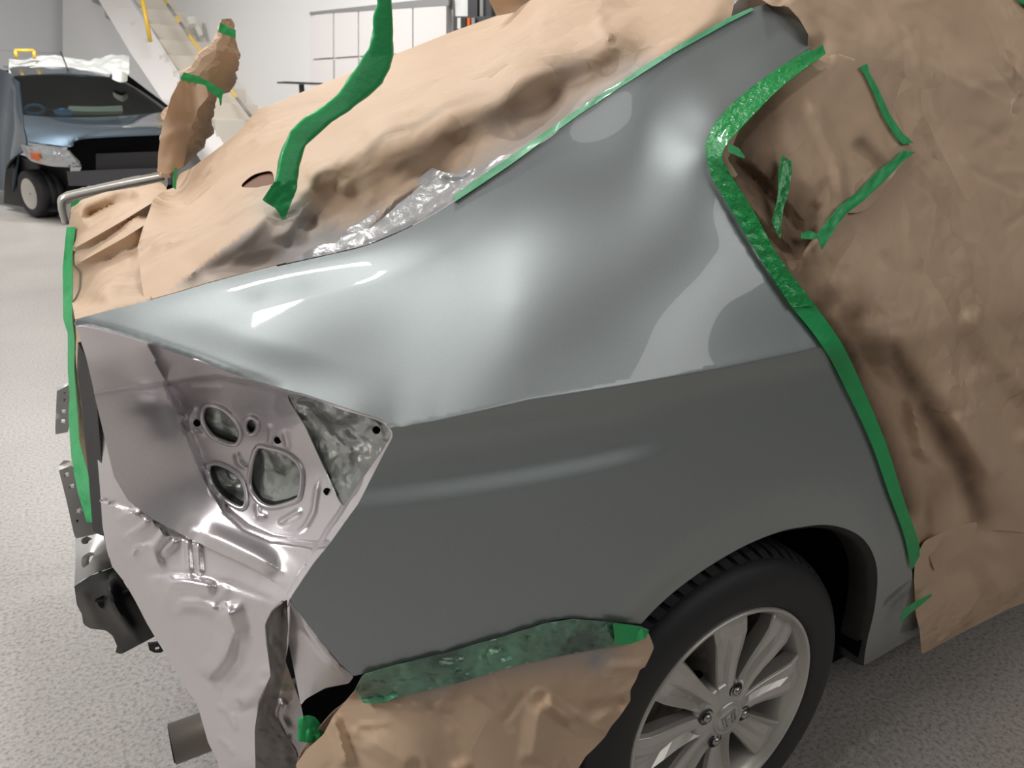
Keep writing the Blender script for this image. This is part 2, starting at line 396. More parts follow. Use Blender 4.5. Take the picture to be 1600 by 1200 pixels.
def strap(name, left, right, dl, mat, th=.03, parent=None, n=46, m=14, wr=0., seed=0, square=.6):
    "solid limb with the outline given by two edges; rounded-box section"
    A = resample(left, n=n); B = resample(right, n=n); y = depth_of(dl, A); rows = []
    PA = W(A[:, 0], A[:, 1], y); PB = W(B[:, 0], B[:, 1], y)
    for i in range(n):
        c = (PA[i]+PB[i])/2; u = (PB[i]-PA[i])/2; v = c-CAM; v = v/np.linalg.norm(v)
        ring = []
        for k in range(m):
            a = 2*math.pi*k/m; ca, sa = math.cos(a), math.sin(a)
            ca = math.copysign(abs(ca)**square, ca); sa = math.copysign(abs(sa)**square, sa)
            q = c + u*ca + v*th*.5*(sa+1)
            nv = Vector((q[0]*9+q[2]*6, q[1]*9, q[2]*9-q[0]*5)); q = q + (c-q)/(np.linalg.norm(c-q)+1e-6)*wr*(mnoise.noise(nv*2.2+Vector((seed, 0, 0)))+.9*(1-2*abs(mnoise.noise(nv*3.1+Vector((0, seed, 0))))))
            ring.append(q)
        rows.append(ring)
    return gridmesh(name, np.array(rows), mat, parent, 0, True, True)
def tube(name, pts, rad, mat, parent=None, seg=8, closed=False):
    pts = [Vector(p_) for p_ in pts]; n = len(pts); rows = []; prev = None
    for i in range(n):
        t = (pts[(i+1) % n]-pts[i-1]) if closed or 0 < i < n-1 else (pts[1]-pts[0] if i == 0 else pts[-1]-pts[-2]); t.normalize()
        if prev is None: prev = t.orthogonal()
        u = (prev - t*prev.dot(t)).normalized(); prev = u; v = t.cross(u)
        r = rad[i] if hasattr(rad, '__len__') else rad
        rows.append([pts[i]+(u*math.cos(2*math.pi*k/seg)+v*math.sin(2*math.pi*k/seg))*r for k in range(seg)])
    if closed: rows.append(rows[0])
    return gridmesh(name, np.array([[list(a) for a in r] for r in rows]), mat, parent, 0, True, not closed)
def lathe(name, prof, cx, cz, y0, mat, parent=None, seg=96):
    "revolve (radius, y) profile about an axle along y"
    rows = [[(cx+r*math.cos(2*math.pi*k/seg), y0+yy, cz+r*math.sin(2*math.pi*k/seg)) for k in range(seg)] for r, yy in prof]
    return gridmesh(name, np.array(rows), mat, parent, 0, True, False)
def box(name, lo, hi, mat, parent=None, bev=0.):
    bm = bmesh.new(); bmesh.ops.create_cube(bm, size=1)
    c = [(a+b)/2 for a, b in zip(lo, hi)]; s = [b-a for a, b in zip(lo, hi)]
    for v in bm.verts: v.co = Vector((c[0]+v.co.x*s[0], c[1]+v.co.y*s[1], c[2]+v.co.z*s[2]))
    if bev: bmesh.ops.bevel(bm, geom=bm.edges[:], offset=bev, segments=2, affect='EDGES', profile=.6)
    me = bpy.data.meshes.new(name); bm.to_mesh(me); bm.free()
    return link(name, me, mat, parent, smooth=False)
def prism(name, poly, d0, thick, mat, parent=None, holes=()):
    "flat plate of real thickness: outline at depth d0 (number or list), swept away in y"
    return sheet(name, poly, (lambda px, py: np.full(len(px), d0)) if np.ndim(d0) == 0 else tps(d0), mat, parent, step=10, holes=holes, thick=thick)

# ------------------------------------------------------------------ the room
def plane_box(name, lo, hi, mat): return struct(box(name, lo, hi, mat))
plane_box('floor', (-14, -7, -.1), (12, 16.6, 0), 'floor')
plane_box('wall_back', (-14, 16.4, 0), (12, 16.6, 4.4), 'tile')
plane_box('wall_front', (-14, -7.2, 0), (12, -7, 4.4), 'wall_grey')
plane_box('wall_right', (12, -7.2, 0), (12.2, 16.6, 4.4), 'white')
plane_box('wall_left', (-5.2, -7.2, 0), (-5.0, 16.6, 4.4), 'white')  # unseen; set close in to bounce light onto the tail
plane_box('ceiling', (-14.2, -7.2, 4.4), (12.2, 16.6, 4.6), 'white')

# ------------------------------------------------------------------ the silver car: surfaces
def spl(xs, ys):
    xs = np.array(xs, float); ys = np.array(ys, float); d = np.gradient(ys, xs)
    def f(x):
        x = np.clip(x, xs[0], xs[-1]); i = np.clip(np.searchsorted(xs, x)-1, 0, len(xs)-2); h = xs[i+1]-xs[i]; t = (x-xs[i])/h
        return (2*t**3-3*t*t+1)*ys[i]+(t**3-2*t*t+t)*h*d[i]+(-2*t**3+3*t*t)*ys[i+1]+(t**3-t*t)*h*d[i+1]
    return f
SEC = spl([.1, .2, .35, .5, .58, .66, .72, .80, .86, .90, .93, .967, 1.0], [.085, .05, .010, -.020, -.028, -.028, -.024, -.015, -.007, -.002, -.001, -.010, -.012])
def side_f(x, z):
    t = np.where(x < -.25, .35*(x+.25)**2, 0)
    r = np.hypot(x, z-.305)
    k = (.455-r)/.012; ramp = .012*np.where(k > 30, k, np.log1p(np.exp(np.clip(k, -30, 30))))
    return t + SEC(z) - .008*sm((.60-r)/.22) + .22*np.minimum(ramp, .075)*(1-sm((x-.15)/.15)) + .006*sm((-.16-x)/.14)*sm((z-.85)/.03)*(1-sm((z-.90)/.05))
side_d = implicit(side_f)
CREASE = [(600, 671), (617, 668), (683, 657), (827, 624), (972, 602), (1125, 576), (1247, 551), (1285, 541), (1330, 533), (1600, 480)]
_cx = np.array(CREASE, float)
def crease_y(px): return np.interp(px, _cx[:, 0], _cx[:, 1])
upper_ctrl = [(117, 505, .20), (180, 483, .212), (230, 470, .222), (330, 442, .242), (457, 411, .262), (572, 384, .267), (687, 329, .262), (800, 252, .252),
    (900, 180, .242), (975, 130, .237), (1055, 80, .237), (1142, 32, .237), (1182, 10, .237), (1261, 77, .172), (1205, 114, .160), (1151, 156, .152), (1117, 193, .136),
    (1103, 238, .119), (1111, 275, .105),
    (1131, 309, .085), (1156, 352, .066), (1185, 400, .045), (1237, 480, .014),
    (180, 522, .187), (230, 537, .172), (305, 562, .145), (367, 585, .118), (480, 617, .085), (560, 643, .055)]
for x_, y_ in CREASE[1:8]:
    upper_ctrl.append((x_, y_, float(side_d(np.array([x_]), np.array([y_]))[0])))
upper_soft = [(1000, 520, .028), (1000, 420, .075), (1000, 360, .118), (1000, 300, .165), (1000, 250, .198), (1000, 200, .219), (1000, 150, .233), (800, 550, .045), (800, 480, .09), (800, 420, .142), (800, 370, .192), (800, 330, .222), (800, 290, .240),
    (1120, 520, .010), (1120, 450, .03), (1120, 400, .048), (600, 430, .225), (600, 400, .248), (1120, 100, .215), (1120, 140, .180), (1190, 60, .215), (900, 250, .221), (700, 400, .222), (700, 360, .244)]
upper_d = tps(upper_ctrl+upper_soft, np.r_[np.full(len(upper_ctrl)-7, 4e-3), np.full(7, 5e-4), np.full(len(upper_soft), .18)])
def panel_d(px, py):
    low = py >= crease_y(px)-.2
    dr = pdist(px, py, np.array(RIDGE, float)); roll = .007*np.clip(1-dr/13, 0, 1)**2*np.clip((450-px)/80, 0, 1)
    cy = crease_y(px); near = (px > 606) & (cy-py < 90) & ~low; fix = np.zeros(len(px))
    if near.any(): fix[near] = (side_d(px[near], cy[near])-upper_d(px[near], cy[near]))*(1-sm((cy-py)[near]/90))*np.clip((px[near]-606)/40, 0, 1)
    return np.where(low, side_d(px, py), upper_d(px, py)+fix+roll-.013*np.exp(-((px-490)/190)**2-((py-490+.25*(px-490))/95)**2)*sm(pdist(px, py, np.array(RIDGE, float))/70)*sm(pdist(px, py, np.array(TOP, float))/60))

car = empty('car', (0, .83, 0), 'silver grey sedan with its rear bumper off, masked in brown paper for painting', 'car')
TOP = [(117, 506), (119, 500), (125, 497), (162, 487), (230, 470), (330, 442), (400, 424), (457, 411), (515, 398), (572, 384), (630, 360), (687, 329), (745, 289), (800, 252), (860, 214), (900, 180), (975, 130), (1055, 80), (1142, 32), (1182, 10)]
PILLAR_END = [(1205, 4), (1240, 6), (1275, 60), (1270, 74)]
WINDOW = [(1261, 78), (1205, 114), (1151, 156), (1117, 193), (1104, 219), (1103, 238), (1111, 275), (1131, 309), (1156, 352), (1185, 400), (1237, 480), (1285, 541)]
DOORCUT = [(1325, 615), (1362, 695), (1390, 775), (1412, 835), (1424, 885), (1428, 930), (1432, 970), (1437, 990)]
ARCH = [(1350, 1040), (1351, 1024), (1356, 996), (1363, 968), (1368, 940), (1371, 905), (1368, 877), (1357, 852), (1340, 835), (1315, 824), (1287, 820), (1256, 823), (1217, 831), (1165, 852), (1109, 884), (1060, 919), (1025, 950), (1002, 975)]
BOTTOM = [(985, 974), (956, 971), (898, 966), (854, 972), (787, 993), (702, 1018), (618, 1038), (567, 1053), (552, 1056)]
REAR = [(532, 1038), (492, 990), (452, 937), (490, 880), (515, 850), (560, 787), (602, 705), (614, 684), (613, 674)]
RIDGE = [(604, 662), (595, 655), (540, 637), (480, 617), (450, 609), (367, 585), (305, 562), (230, 537), (180, 522), (135, 511), (120, 510)]
cat = np.vstack
PANEL = cat([crv(TOP, 6), PILLAR_END, crv(WINDOW, 6), crv(DOORCUT, 6), crv(ARCH, 6), crv(BOTTOM, 6), resample(REAR, 6), crv(RIDGE, 6)])
quarter = sheet('quarter_panel', PANEL, panel_d, 'paint', car, step=6.5, lines=[resample(np.array(CREASE[1:8], float), 6)[1:-1]+[0, o_] for o_ in (-2., .6, 3.)], thick=.0015)
quarter['label'] = 'freshly sprayed silver quarter panel'

def lip(name, poly, depth, dy, mat, parent, dx=0., dz=0., n=None, off=0., thick=.001):
    p = crv(poly, 6); y = depth(p[:, 0], p[:, 1]) + off; P = W(p[:, 0], p[:, 1], y)
    rows = [P + np.array([dx, dy, dz])*t for t in (0, .25, .6, 1)]
    return gridmesh(name, np.array(rows), mat, parent, thick)
# wheel arch return flange and dark liner
pa = crv(ARCH, 6); Pa = W(pa[:, 0], pa[:, 1], side_d(pa[:, 0], pa[:, 1]))
ctr = np.array([.02, 0, .305]); rows = []
for t, dy in ((0, .0), (.02, .008), (.032, .014), (.038, .05)):
    q = Pa + (ctr-Pa)*np.array([1, 0, 1])*t; q[:, 1] += dy; rows.append(q)
gridmesh('arch_flange', np.array(rows), 'black', car, .001)
seg = 60; rows = []
for y in (.02, .2, .42):
    rows.append([(.03+.365*math.cos(a), y, .30+.385*math.sin(a)) for a in np.linspace(-.1, math.pi+.3, seg)])
rows.append([(.03+.02*math.cos(a), .43, .30+.02*math.sin(a)) for a in np.linspace(-.1, math.pi+.3, seg)])
gridmesh('arch_liner', np.array(rows), 'void', car, .003)
# dark inner body under the skin (tub, sills) so nothing shows through
box('inner_body', (-.40, .42, .34), (3.0, 1.30, .98), 'void', car)
box('cabin', (.42, .50, .98), (2.4, 1.20, 1.40), 'void', car, .05)
box('underbody', (-.70, .25, .2), (3.0, 1.40, .36), 'void', car)
box('sill', (.40, .10, .17), (1.9, .3, .30), 'void', car)

# ---------------------------------------------------------------- wheel
wheel = bpy.data.objects.new('wheel', None); COL.objects.link(wheel); wheel.parent = car; wheel.location = (0, 0, .305)
wheel.matrix_parent_inverse = car.matrix_world.inverted(); wheel.matrix_world = Matrix.Translation((0, 0, .305))
ty = [(.2085, .012), (.214, .002), (.225, -.002), (.245, -.006), (.265, -.004), (.282, .004), (.293, .014), (.2955, .024), (.2965, .036), (.297, .05), (.297, .15), (.295, .168), (.285, .18), (.25, .19), (.21, .18)]
tyre = lathe('tyre', ty, 0, .305, 0, 'rubber', wheel, 128)
# tread grooves: short shoulder sipes and rings as raised blocks
bm = bmesh.new()
nb = 64
for k in range(nb):
    a0 = 2*math.pi*(k+.17)/nb; a1 = 2*math.pi*(k+.83)/nb
    for prof in ([(.2965, .021), (.3035, .034), (.3075, .05), (.308, .074)], [(.308, .080), (.3085, .095), (.3085, .115), (.308, .126)]):
        g = [[bm.verts.new((r*math.cos(a+yy*.9), yy, .305+r*math.sin(a+yy*.9))) for a in (a0, (a0+a1)/2, a1)] for r, yy in prof]
        gi = [[bm.verts.new(((r-.012)*math.cos(a+yy*.9), yy, .305+(r-.012)*math.sin(a+yy*.9))) for a in (a0, a1)] for r, yy in prof]
        for i in range(len(prof)-1):
            for j in range(2): bm.faces.new((g[i][j], g[i][j+1], g[i+1][j+1], g[i+1][j]))
            bm.faces.new((gi[i][0], g[i][0], g[i+1][0], gi[i+1][0])); bm.faces.new((g[i][2], gi[i][1], gi[i+1][1], g[i+1][2]))
        for e in (0, -1): bm.faces.new((gi[e][0], g[e][0], g[e][1], g[e][2], gi[e][1]))
bmesh.ops.recalc_face_normals(bm, faces=bm.faces)
me = bpy.data.meshes.new('tread'); bm.to_mesh(me); bm.free(); link('tread', me, 'rubber', wheel, False)
rim = lathe('rim', [(.212, .010), (.2105, .001), (.2075, -.001), (.204, .001), (.2015, .008), (.196, .014), (.190, .022), (.184, .05), (.176, .10), (.178, .17)], 0, .305, 0, 'alloy', wheel, 128)
lathe('brake_disc', [(.03, .09), (.125, .085), (.125, .10), (.03, .105)], 0, .305, 0, 'steel_dk', wheel, 48)
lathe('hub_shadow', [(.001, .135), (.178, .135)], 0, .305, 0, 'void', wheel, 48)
def spoke(ang):
    st = [(.034, .020, .002, .034), (.055, .021, .004, .036), (.08, .0235, .006, .038), (.105, .027, .006, .040), (.135, .032, .004, .040), (.165, .037, .003, .038), (.186, .040, .008, .040), (.200, .042, .013, .045)]
    rows = []
    for i, (r, hw, y, yb) in enumerate(st):
        k = i/(len(st)-1)
        dish = .012*math.sin(min(1, k*1.25)*math.pi)      # hollowed flank of the blade
        sec = [(-1, y+.012), (-.92, y+.003), (-.55, y), (-.12, y+.001), (.12, y+.004+dish*.5), (.6, y+.006+dish*.8), (.93, y+.001), (1, y+.006), (.85, yb), (-.85, yb)]
        ring = []
        for s, yy in sec:
            px_, pz = r, s*hw; 
            if i in (0, len(st)-1): px_ = math.sqrt(max(1e-6, r*r-pz*pz))
            c, s_ = math.cos(ang), math.sin(ang); ring.append((px_*c-pz*s_, yy, .305+px_*s_+pz*c))
        rows.append(ring)
    o = gridmesh('spoke', np.array(rows), 'alloy', wheel, 0, True, True)
    b = o.modifiers.new('edge', 'BEVEL'); b.width = .0015; b.segments = 2; b.limit_method = 'ANGLE'; b.angle_limit = .6
    for p_ in o.data.polygons: p_.use_smooth = False
for k in range(8): spoke(math.radians(2.5+45*k))
lathe('hub', [(.001, -.001), (.032, -.001), (.037, .001), (.043, .004), (.060, .007), (.066, .012), (.066, .045)], 0, .305, 0, 'alloy', wheel, 64)
capo = lathe('centre_cap', [(.0005, -.0055), (.020, -.005), (.0265, -.0035), (.0275, -.001), (.0295, -.0045), (.032, -.0045), (.033, .0)], 0, .305, 0, 'alloy', wheel, 64)
# emblem on the cap: a squared H in a rounded frame
bm = bmesh.new()
def bar(u0, v0, u1, v1, wd, y):
    dx, dz = u1-u0, v1-v0; l = math.hypot(dx, dz); nx, nz = -dz/l*wd/2, dx/l*wd/2
    q = [(u0+nx, v0+nz), (u1+nx, v1+nz), (u1-nx, v1-nz), (u0-nx, v0-nz)]
    f = [bm.verts.new((a, y, .305+b)) for a, b in q]; b_ = [bm.verts.new((a, y+.003, .305+b)) for a, b in q]
    bm.faces.new(f); 
    for i in range(4): bm.faces.new((f[i], f[(i+1) % 4], b_[(i+1) % 4], b_[i]))
tw = math.radians(20)
def rot(u, v): return u*math.cos(tw)-v*math.sin(tw), u*math.sin(tw)+v*math.cos(tw)
for a in ((-.015, .013, .015, .013), (-.013, -.013, .013, -.013), (-.015, .013, -.013, -.013), (.015, .013, .013, -.013), (-.008, .010, -.0065, -.010), (.008, .010, .0065, -.010), (-.0065, 0, .0065, 0)):
    bar(*rot(a[0], a[1]), *rot(a[2], a[3]), .0022 if abs(a[0]) > .012 else .003, -.0072)
bmesh.ops.recalc_face_normals(bm, faces=bm.faces)
me = bpy.data.meshes.new('emblem'); bm.to_mesh(me); bm.free(); link('emblem', me, 'chrome', wheel, False)
for k in range(4):
    a = math.radians(70-90*k); cx, cz = .05*math.cos(a), .305+.05*math.sin(a)
    lathe('lug_recess', [(.0005, .0065), (.0125, .0055), (.0135, .002), (.0155, .004)], cx, cz, 0, 'dark_metal', wheel, 24)
    lathe('lug_nut', [(.0005, -.004), (.006, -.0035), (.0085, -.001), (.0092, .001), (.0092, .012)], cx, cz, 0, 'chrome', wheel, 6)

# ---------------------------------------------------------------- rear corner
def rd(c): return tps(c)
tail_ctrl = [(117, 508, .203), (230, 540, .178), (305, 566, .152), (367, 589, .126), (450, 612, .102), (540, 641, .068), (604, 668, .046), (608, 690, .05), (566, 787, .068), (520, 850, .084), (462, 937, .095),
    (135, 560, .235), (147, 612, .252), (200, 575, .24), (290, 592, .225), (262, 606, .265), (165, 622, .256), (215, 780, .264), (190, 700, .266), (180, 660, .262), (220, 650, .262), (300, 700, .262), (330, 770, .25), (250, 690, .262), (275, 805, .25), (325, 848, .215),
    (400, 690, .215), (470, 690, .165), (450, 780, .17), (540, 730, .115), (480, 640, .135), (420, 850, .165), (480, 865, .115), (440, 915, .12), (390, 880, .16), (360, 830, .205)]
tail_d = tps(tail_ctrl)
RIM = [(262, 604), (285, 655), (300, 690), (318, 735), (335, 770), (355, 800), (385, 825), (425, 842), (490, 852), (512, 850)]
pocket_folds = [(RIM, .026, 13, 'step'), ([(140, 618), (230, 604), (300, 593), (340, 589), (400, 601), (450, 617), (540, 645), (592, 664), (600, 674), (597, 690), (566, 745), (538, 790), (506, 838), (480, 878)], -.026, 5, 'step'),
    ([(302, 640), (294, 655), (300, 672), (313, 680)], .004, 4, 'ridge'), ([(423, 668), (424, 680), (422, 692)], .004, 4, 'ridge'), ([(446, 678), (450, 698)], .004, 4, 'ridge'),
    ([(371, 712), (374, 724), (382, 730)], .004, 4, 'ridge'), ([(402, 790), (404, 806), (412, 806)], .004, 4, 'ridge'), ([(440, 815), (466, 800)], .004, 5, 'ridge'),
    ([(498, 745), (490, 800), (478, 822), (460, 838)], .004, 4, 'ridge'), ([(300, 606), (342, 606)], .004, 4, 'ridge'),
    ([(305, 830), (340, 842), (400, 868), (440, 893)], .012, 16, 'ridge')]
Q = lambda L_: [(240+a/4, 580+b/4) for a, b in L_]
H1 = Q([(335, 210), (420, 225), (480, 270), (530, 340), (545, 400), (525, 450), (490, 458), (430, 440), (370, 410), (320, 350), (300, 290), (308, 240)])
H2 = Q([(612+42*math.cos(a), 340+54*math.sin(a)) for a in np.linspace(0, 2*math.pi, 15)[:-1]])
H3 = Q([(350, 585), (400, 578), (470, 605), (540, 660), (575, 740), (580, 820), (555, 858), (500, 840), (430, 790), (370, 720), (342, 640)])
H4 = Q([(655, 468), (720, 480), (800, 500), (870, 540), (920, 600), (930, 680), (915, 780), (890, 810), (760, 850), (690, 840), (640, 800), (600, 720), (605, 610), (625, 520)])
H5 = [(452, 616), (540, 642), (590, 657), (609, 674), (605, 692), (572, 740), (541, 782), (531, 785), (510, 740), (478, 670)]
LAMP = cat([resample([(119, 511), (135, 560), (147, 612), (150, 628), (165, 690), (178, 745), (200, 782), (240, 812), (290, 838), (330, 858), (380, 880), (430, 908), (453, 936)], 5), resample(REAR[2:], 5), crv(RIDGE, 5)])
pocket = sheet('tail_lamp_pocket', LAMP, tail_d, 'bare', car, step=3.6, folds=pocket_folds, holes=[H1, H2, H3, H4, H5], thick=.0015, off=-.006)
pocket['label'] = 'thinly sprayed lilac-silver tail lamp pocket with oval openings'
def pocket_at(q):
    q = np.array(q, float); return W(q[:, 0], q[:, 1], tail_d(q[:, 0], q[:, 1])+.006-fold_sum(q[:, 0], q[:, 1], pocket_folds)-.001)
for H in (H1, H2, H3, H4):
    c = crv(H, n=40, closed=True)[:-1]; tube('opening_rim', pocket_at(c), .0035, 'bare', pocket, 8, True)
    c = c + (c-c.mean(0))*.0; P = pocket_at(c); gridmesh('opening_wall', np.array([np.vstack([P, P[:1]]), np.vstack([P, P[:1]])+np.array([.012, .022, 0])]), 'dark_metal', pocket, .001)
for q in ((588, 672), (511, 768), (308, 661), (434, 688)):
    P = pocket_at([q])[0]; tube('bolt_hole', [P-np.array([0, .002, 0]), P+np.array([0, .002, 0])], .0045, 'void', pocket, 12)
foil = sheet('masking_film', [(300, 618), (380, 622), (420, 660), (480, 690), (490, 800), (400, 810), (320, 770), (310, 700)], lambda px, py: tail_d(px, py)+.048, 'foil', None, step=4, crump=(.012, 30, 3), thick=.0006)
tag(foil, 'crinkled silver-green plastic film stuffed behind the oval tail lamp openings', 'masking film')
sp = sheet('seam_sealer_patch', np.array(H5)+(np.array(H5)-np.mean(H5, 0))*.05, lambda px, py: tail_d(px, py)+.042, 'foil', pocket, step=4, crump=(.006, 26, 8), folds=[([(505, 640), (522, 655), (540, 648)], .012, 10, 'ridge')], thick=.001)
sp['label'] = 'wrinkled sprayed film filling the pocket corner'

# lower rear quarter with ribs, valance
low_ctrl = [(165, 640, .285), (185, 720, .285), (210, 782, .28), (290, 840, .26), (330, 860, .23), (440, 912, .135), (453, 937, .105), (150, 650, .33), (158, 820, .34), (165, 870, .335), (195, 910, .33), (230, 975, .33), (300, 1090, .30), (340, 1190, .28),
    (260, 930, .26), (330, 930, .21), (400, 930, .155), (400, 1000, .16), (350, 1000, .21), (420, 1060, .14), (395, 1195, .2), (370, 1080, .23), (330, 1080, .27), (435, 1000, .12), (455, 1200, .15)]
low_d = tps(low_ctrl)
low_folds = [([(182, 790), (212, 800), (240, 812), (258, 832), (290, 840), (325, 852)], .010, 8, 'step'),
    ([(200, 838), (228, 818)], .006, 5, 'ridge'), ([(188, 810), (218, 798)], .005, 5, 'ridge'), ([(205, 870), (215, 855), (232, 852)], .005, 4, 'ridge'), ([(246, 880), (240, 858), (255, 836)], .009, 8, 'ridge'), ([(258, 862), (272, 848)], .006, 6, 'ridge'), ([(293, 848), (296, 890)], .006, 5, 'ridge'), ([(309, 850), (312, 892)], .006, 5, 'ridge'),
    ([(255, 912), (290, 910), (340, 920)], .015, 13, 'ridge'), ([(270, 945), (310, 944), (345, 955)], .013, 12, 'ridge'),
    ([(210, 896), (300, 898), (345, 908), (430, 940)], -.004, 5, 'ridge'),
    ([(350, 930), (365, 990), (350, 1030), (318, 1072)], .022, 28, 'tent'), ([(376, 980), (372, 1030), (330, 1080)], -.012, 22, 'tent'),
    ([(360, 1110), (378, 1113), (395, 1106)], -.006, 5, 'ridge'), ([(345, 1105), (358, 1112), (368, 1135)], .005, 5, 'ridge'), ([(345, 1155), (358, 1165), (362, 1175)], .004, 4, 'ridge'), ([(370, 1100), (400, 1085), (415, 1060)], .012, 14, 'ridge')]
LOW = [(152, 630), (165, 690), (178, 745), (200, 782), (240, 812), (290, 838), (330, 858), (380, 880), (430, 908), (453, 936), (452, 965), (450, 1000), (440, 1060), (420, 1110), (412, 1150), (420, 1230), (345, 1230), (340, 1190), (325, 1160), (308, 1100), (290, 1075), (270, 1040), (248, 1005), (230, 975), (212, 940), (195, 910), (175, 885), (165, 850), (160, 820), (156, 760), (150, 690)]
low = sheet('rear_lower_panel', LOW, lambda px, py: low_d(px, py)+.012, 'bare', car, step=4.5, folds=low_folds, crump=(.003, 60, 11), thick=.002)
low['label'] = 'ribbed silver sheet metal under the tail lamp'
sheet('rear_edge_panel', [(122, 535), (135, 560), (147, 610), (152, 640), (160, 740), (170, 815), (160, 838), (145, 830), (138, 740), (128, 640), (120, 580)], tps([(122, 535, .3), (150, 610, .29), (128, 640, .36), (170, 815, .34), (145, 830, .38), (138, 740, .38)]), 'dark_metal', car, step=5, thick=.004)
ribbon('sill_flange', [(441, 940), (424, 955), (414, 975), (417, 1010), (423, 1055), (404, 1098), (398, 1140), (400, 1230)], [(447, 938), (450, 980), (446, 1040), (436, 1085), (428, 1115), (445, 1145), (462, 1170), (480, 1230)], [.10, .105, .11, .12, .13, .17, .17, .16], [.10, .10, .11, .12, .15, .16, .15, .15], 'bare_dark', car, 40, 10, .003, .006, .006)
tri_d = tps([(451, 938, .10), (492, 990, .085), (532, 1040, .078), (552, 1060, .085), (470, 1100, .12), (445, 1040, .125), (440, 1080, .14), (480, 1085, .11)])
sheet('bumper_corner_mount', [(452, 938), (492, 990), (532, 1040), (553, 1057), (545, 1068), (508, 1075), (478, 1092), (470, 1102), (462, 1060), (452, 1010), (445, 980), (448, 950)], tri_d, 'bare', car, step=5, folds=[([(462, 955), (500, 1008), (540, 1058)], .005, 6, 'ridge')], thick=.002, off=-.004)
sheet('inner_flange', [(445, 1030), (470, 1100), (480, 1150), (500, 1170), (450, 1200), (420, 1150), (430, 1100)], lambda px, py: np.full(len(px), .17), 'bare', car, step=6, folds=[([(448, 1090), (435, 1120), (450, 1150)], .012, 12, 'ridge')], thick=.002)
sheet('underside_panel', [(468, 1100), (480, 1090), (545, 1066), (570, 1052), (620, 1040), (640, 1200), (470, 1200)], lambda px, py: np.full(len(px), .2), 'void', car, step=12, thick=.003)

sheet('rear_panel', [(114, 480), (124, 500), (150, 540), (175, 560), (195, 620), (200, 760), (180, 830), (160, 838), (148, 816), (137, 742), (122, 690), (118, 640), (114, 580), (114, 530), (111, 500)], tps([(114, 480, 1.16), (115, 530, 1.06), (115, 580, .97), (119, 640, .87), (123, 690, .77), (138, 742, .62), (150, 816, .45), (150, 540, .6), (195, 620, .40), (200, 760, .38), (175, 830, .40)]), 'paper', car, step=5, crump=(.02, 30, 14), thick=.002)
# bumper carrier parts behind the tail
bb = prism('bumper_bracket', [(89, 611), (107, 602), (150, 622), (150, 660), (110, 655), (107, 675), (86, 679)], 1.0, .02, 'zinc', car, holes=[[(98, 611), (104, 611), (104, 616), (98, 616)], [(98, 622), (104, 622), (104, 627), (98, 627)], [(97, 640), (103, 640), (103, 646), (97, 646)], [(96, 655), (102, 655), (102, 662), (96, 662)]])
prism('bumper_bracket', [(92, 735), (115, 726), (130, 760), (150, 800), (160, 832), (117, 842), (105, 787)], .6, .02, 'zinc', car, holes=[[(100, 740), (108, 738), (108, 744), (100, 746)], [(108, 758), (116, 756), (116, 762), (108, 764)], [(120, 796), (128, 794), (128, 802), (120, 803)], [(118, 812), (124, 811), (124, 816), (118, 817)]])
be = sheet('bumper_beam', [(117, 842), (160, 832), (170, 870), (178, 886), (150, 895), (130, 905), (116, 916), (118, 880)], tps([(117, 842, .47), (160, 832, .44), (178, 886, .42), (116, 916, .45), (140, 870, .42)]), 'zinc', car, step=4, holes=[[(128, 842), (142, 836), (143, 845), (134, 850), (128, 849)], [(128, 872), (140, 863), (147, 866), (138, 882), (129, 887)]], thick=.012)
be['label'] = 'pierced zinc bumper beam end'
sheet('bumper_absorber', [(116, 916), (140, 900), (178, 886), (195, 912), (215, 945), (235, 985), (245, 993), (190, 1022), (180, 1020), (183, 1010), (176, 993), (165, 985), (140, 982), (130, 975), (128, 960), (120, 945)], tps([(116, 916, .45), (178, 886, .42), (235, 990, .40), (185, 1015, .44), (130, 970, .47), (160, 940, .38)]), 'black', car, step=5, folds=[([(165, 890), (180, 950), (215, 1000)], .02, 10, 'ridge'), ([(130, 930), (150, 975)], .012, 10, 'ridge')], thick=.03)
prism('mounting_tab', [(231, 1006), (258, 1003), (263, 1012), (250, 1021), (234, 1019)], .36, .004, 'dark_metal', car, holes=[[(242, 1012), (248, 1010), (251, 1014), (246, 1018), (241, 1016)]])
pe0 = W1(268, 1163, .36); pe1 = pe0+Vector((.32, 0, .01))
ex = [pe0+Vector((.004, 0, 0)), pe0, pe1]
tube('exhaust_pipe', [pe0, pe1], .0315, 'steel_dk', car, 32)
tube('exhaust_mouth', [pe0-Vector((.001, 0, 0)), pe0+Vector((.002, 0, 0))], .028, 'void', car, 32)
# far rear corner of the car
sheet('far_quarter_panel', [(89, 316), (92, 306), (104, 299), (180, 282), (247, 269), (262, 274), (262, 292), (200, 300), (125, 318), (110, 330), (106, 352), (100, 345), (93, 330)], lambda px, py: np.full(len(px), 1.46)-.004*(py-300)/10, 'alloy', car, step=5, thick=.002, smooth_edge=False)
tube('trunk_channel', [W1(x_, y_, 1.44) for x_, y_ in crv([(104, 350), (98, 330), (97, 318), (106, 309), (180, 292), (256, 277)], n=40)], .009, 'alloy', car, 8)
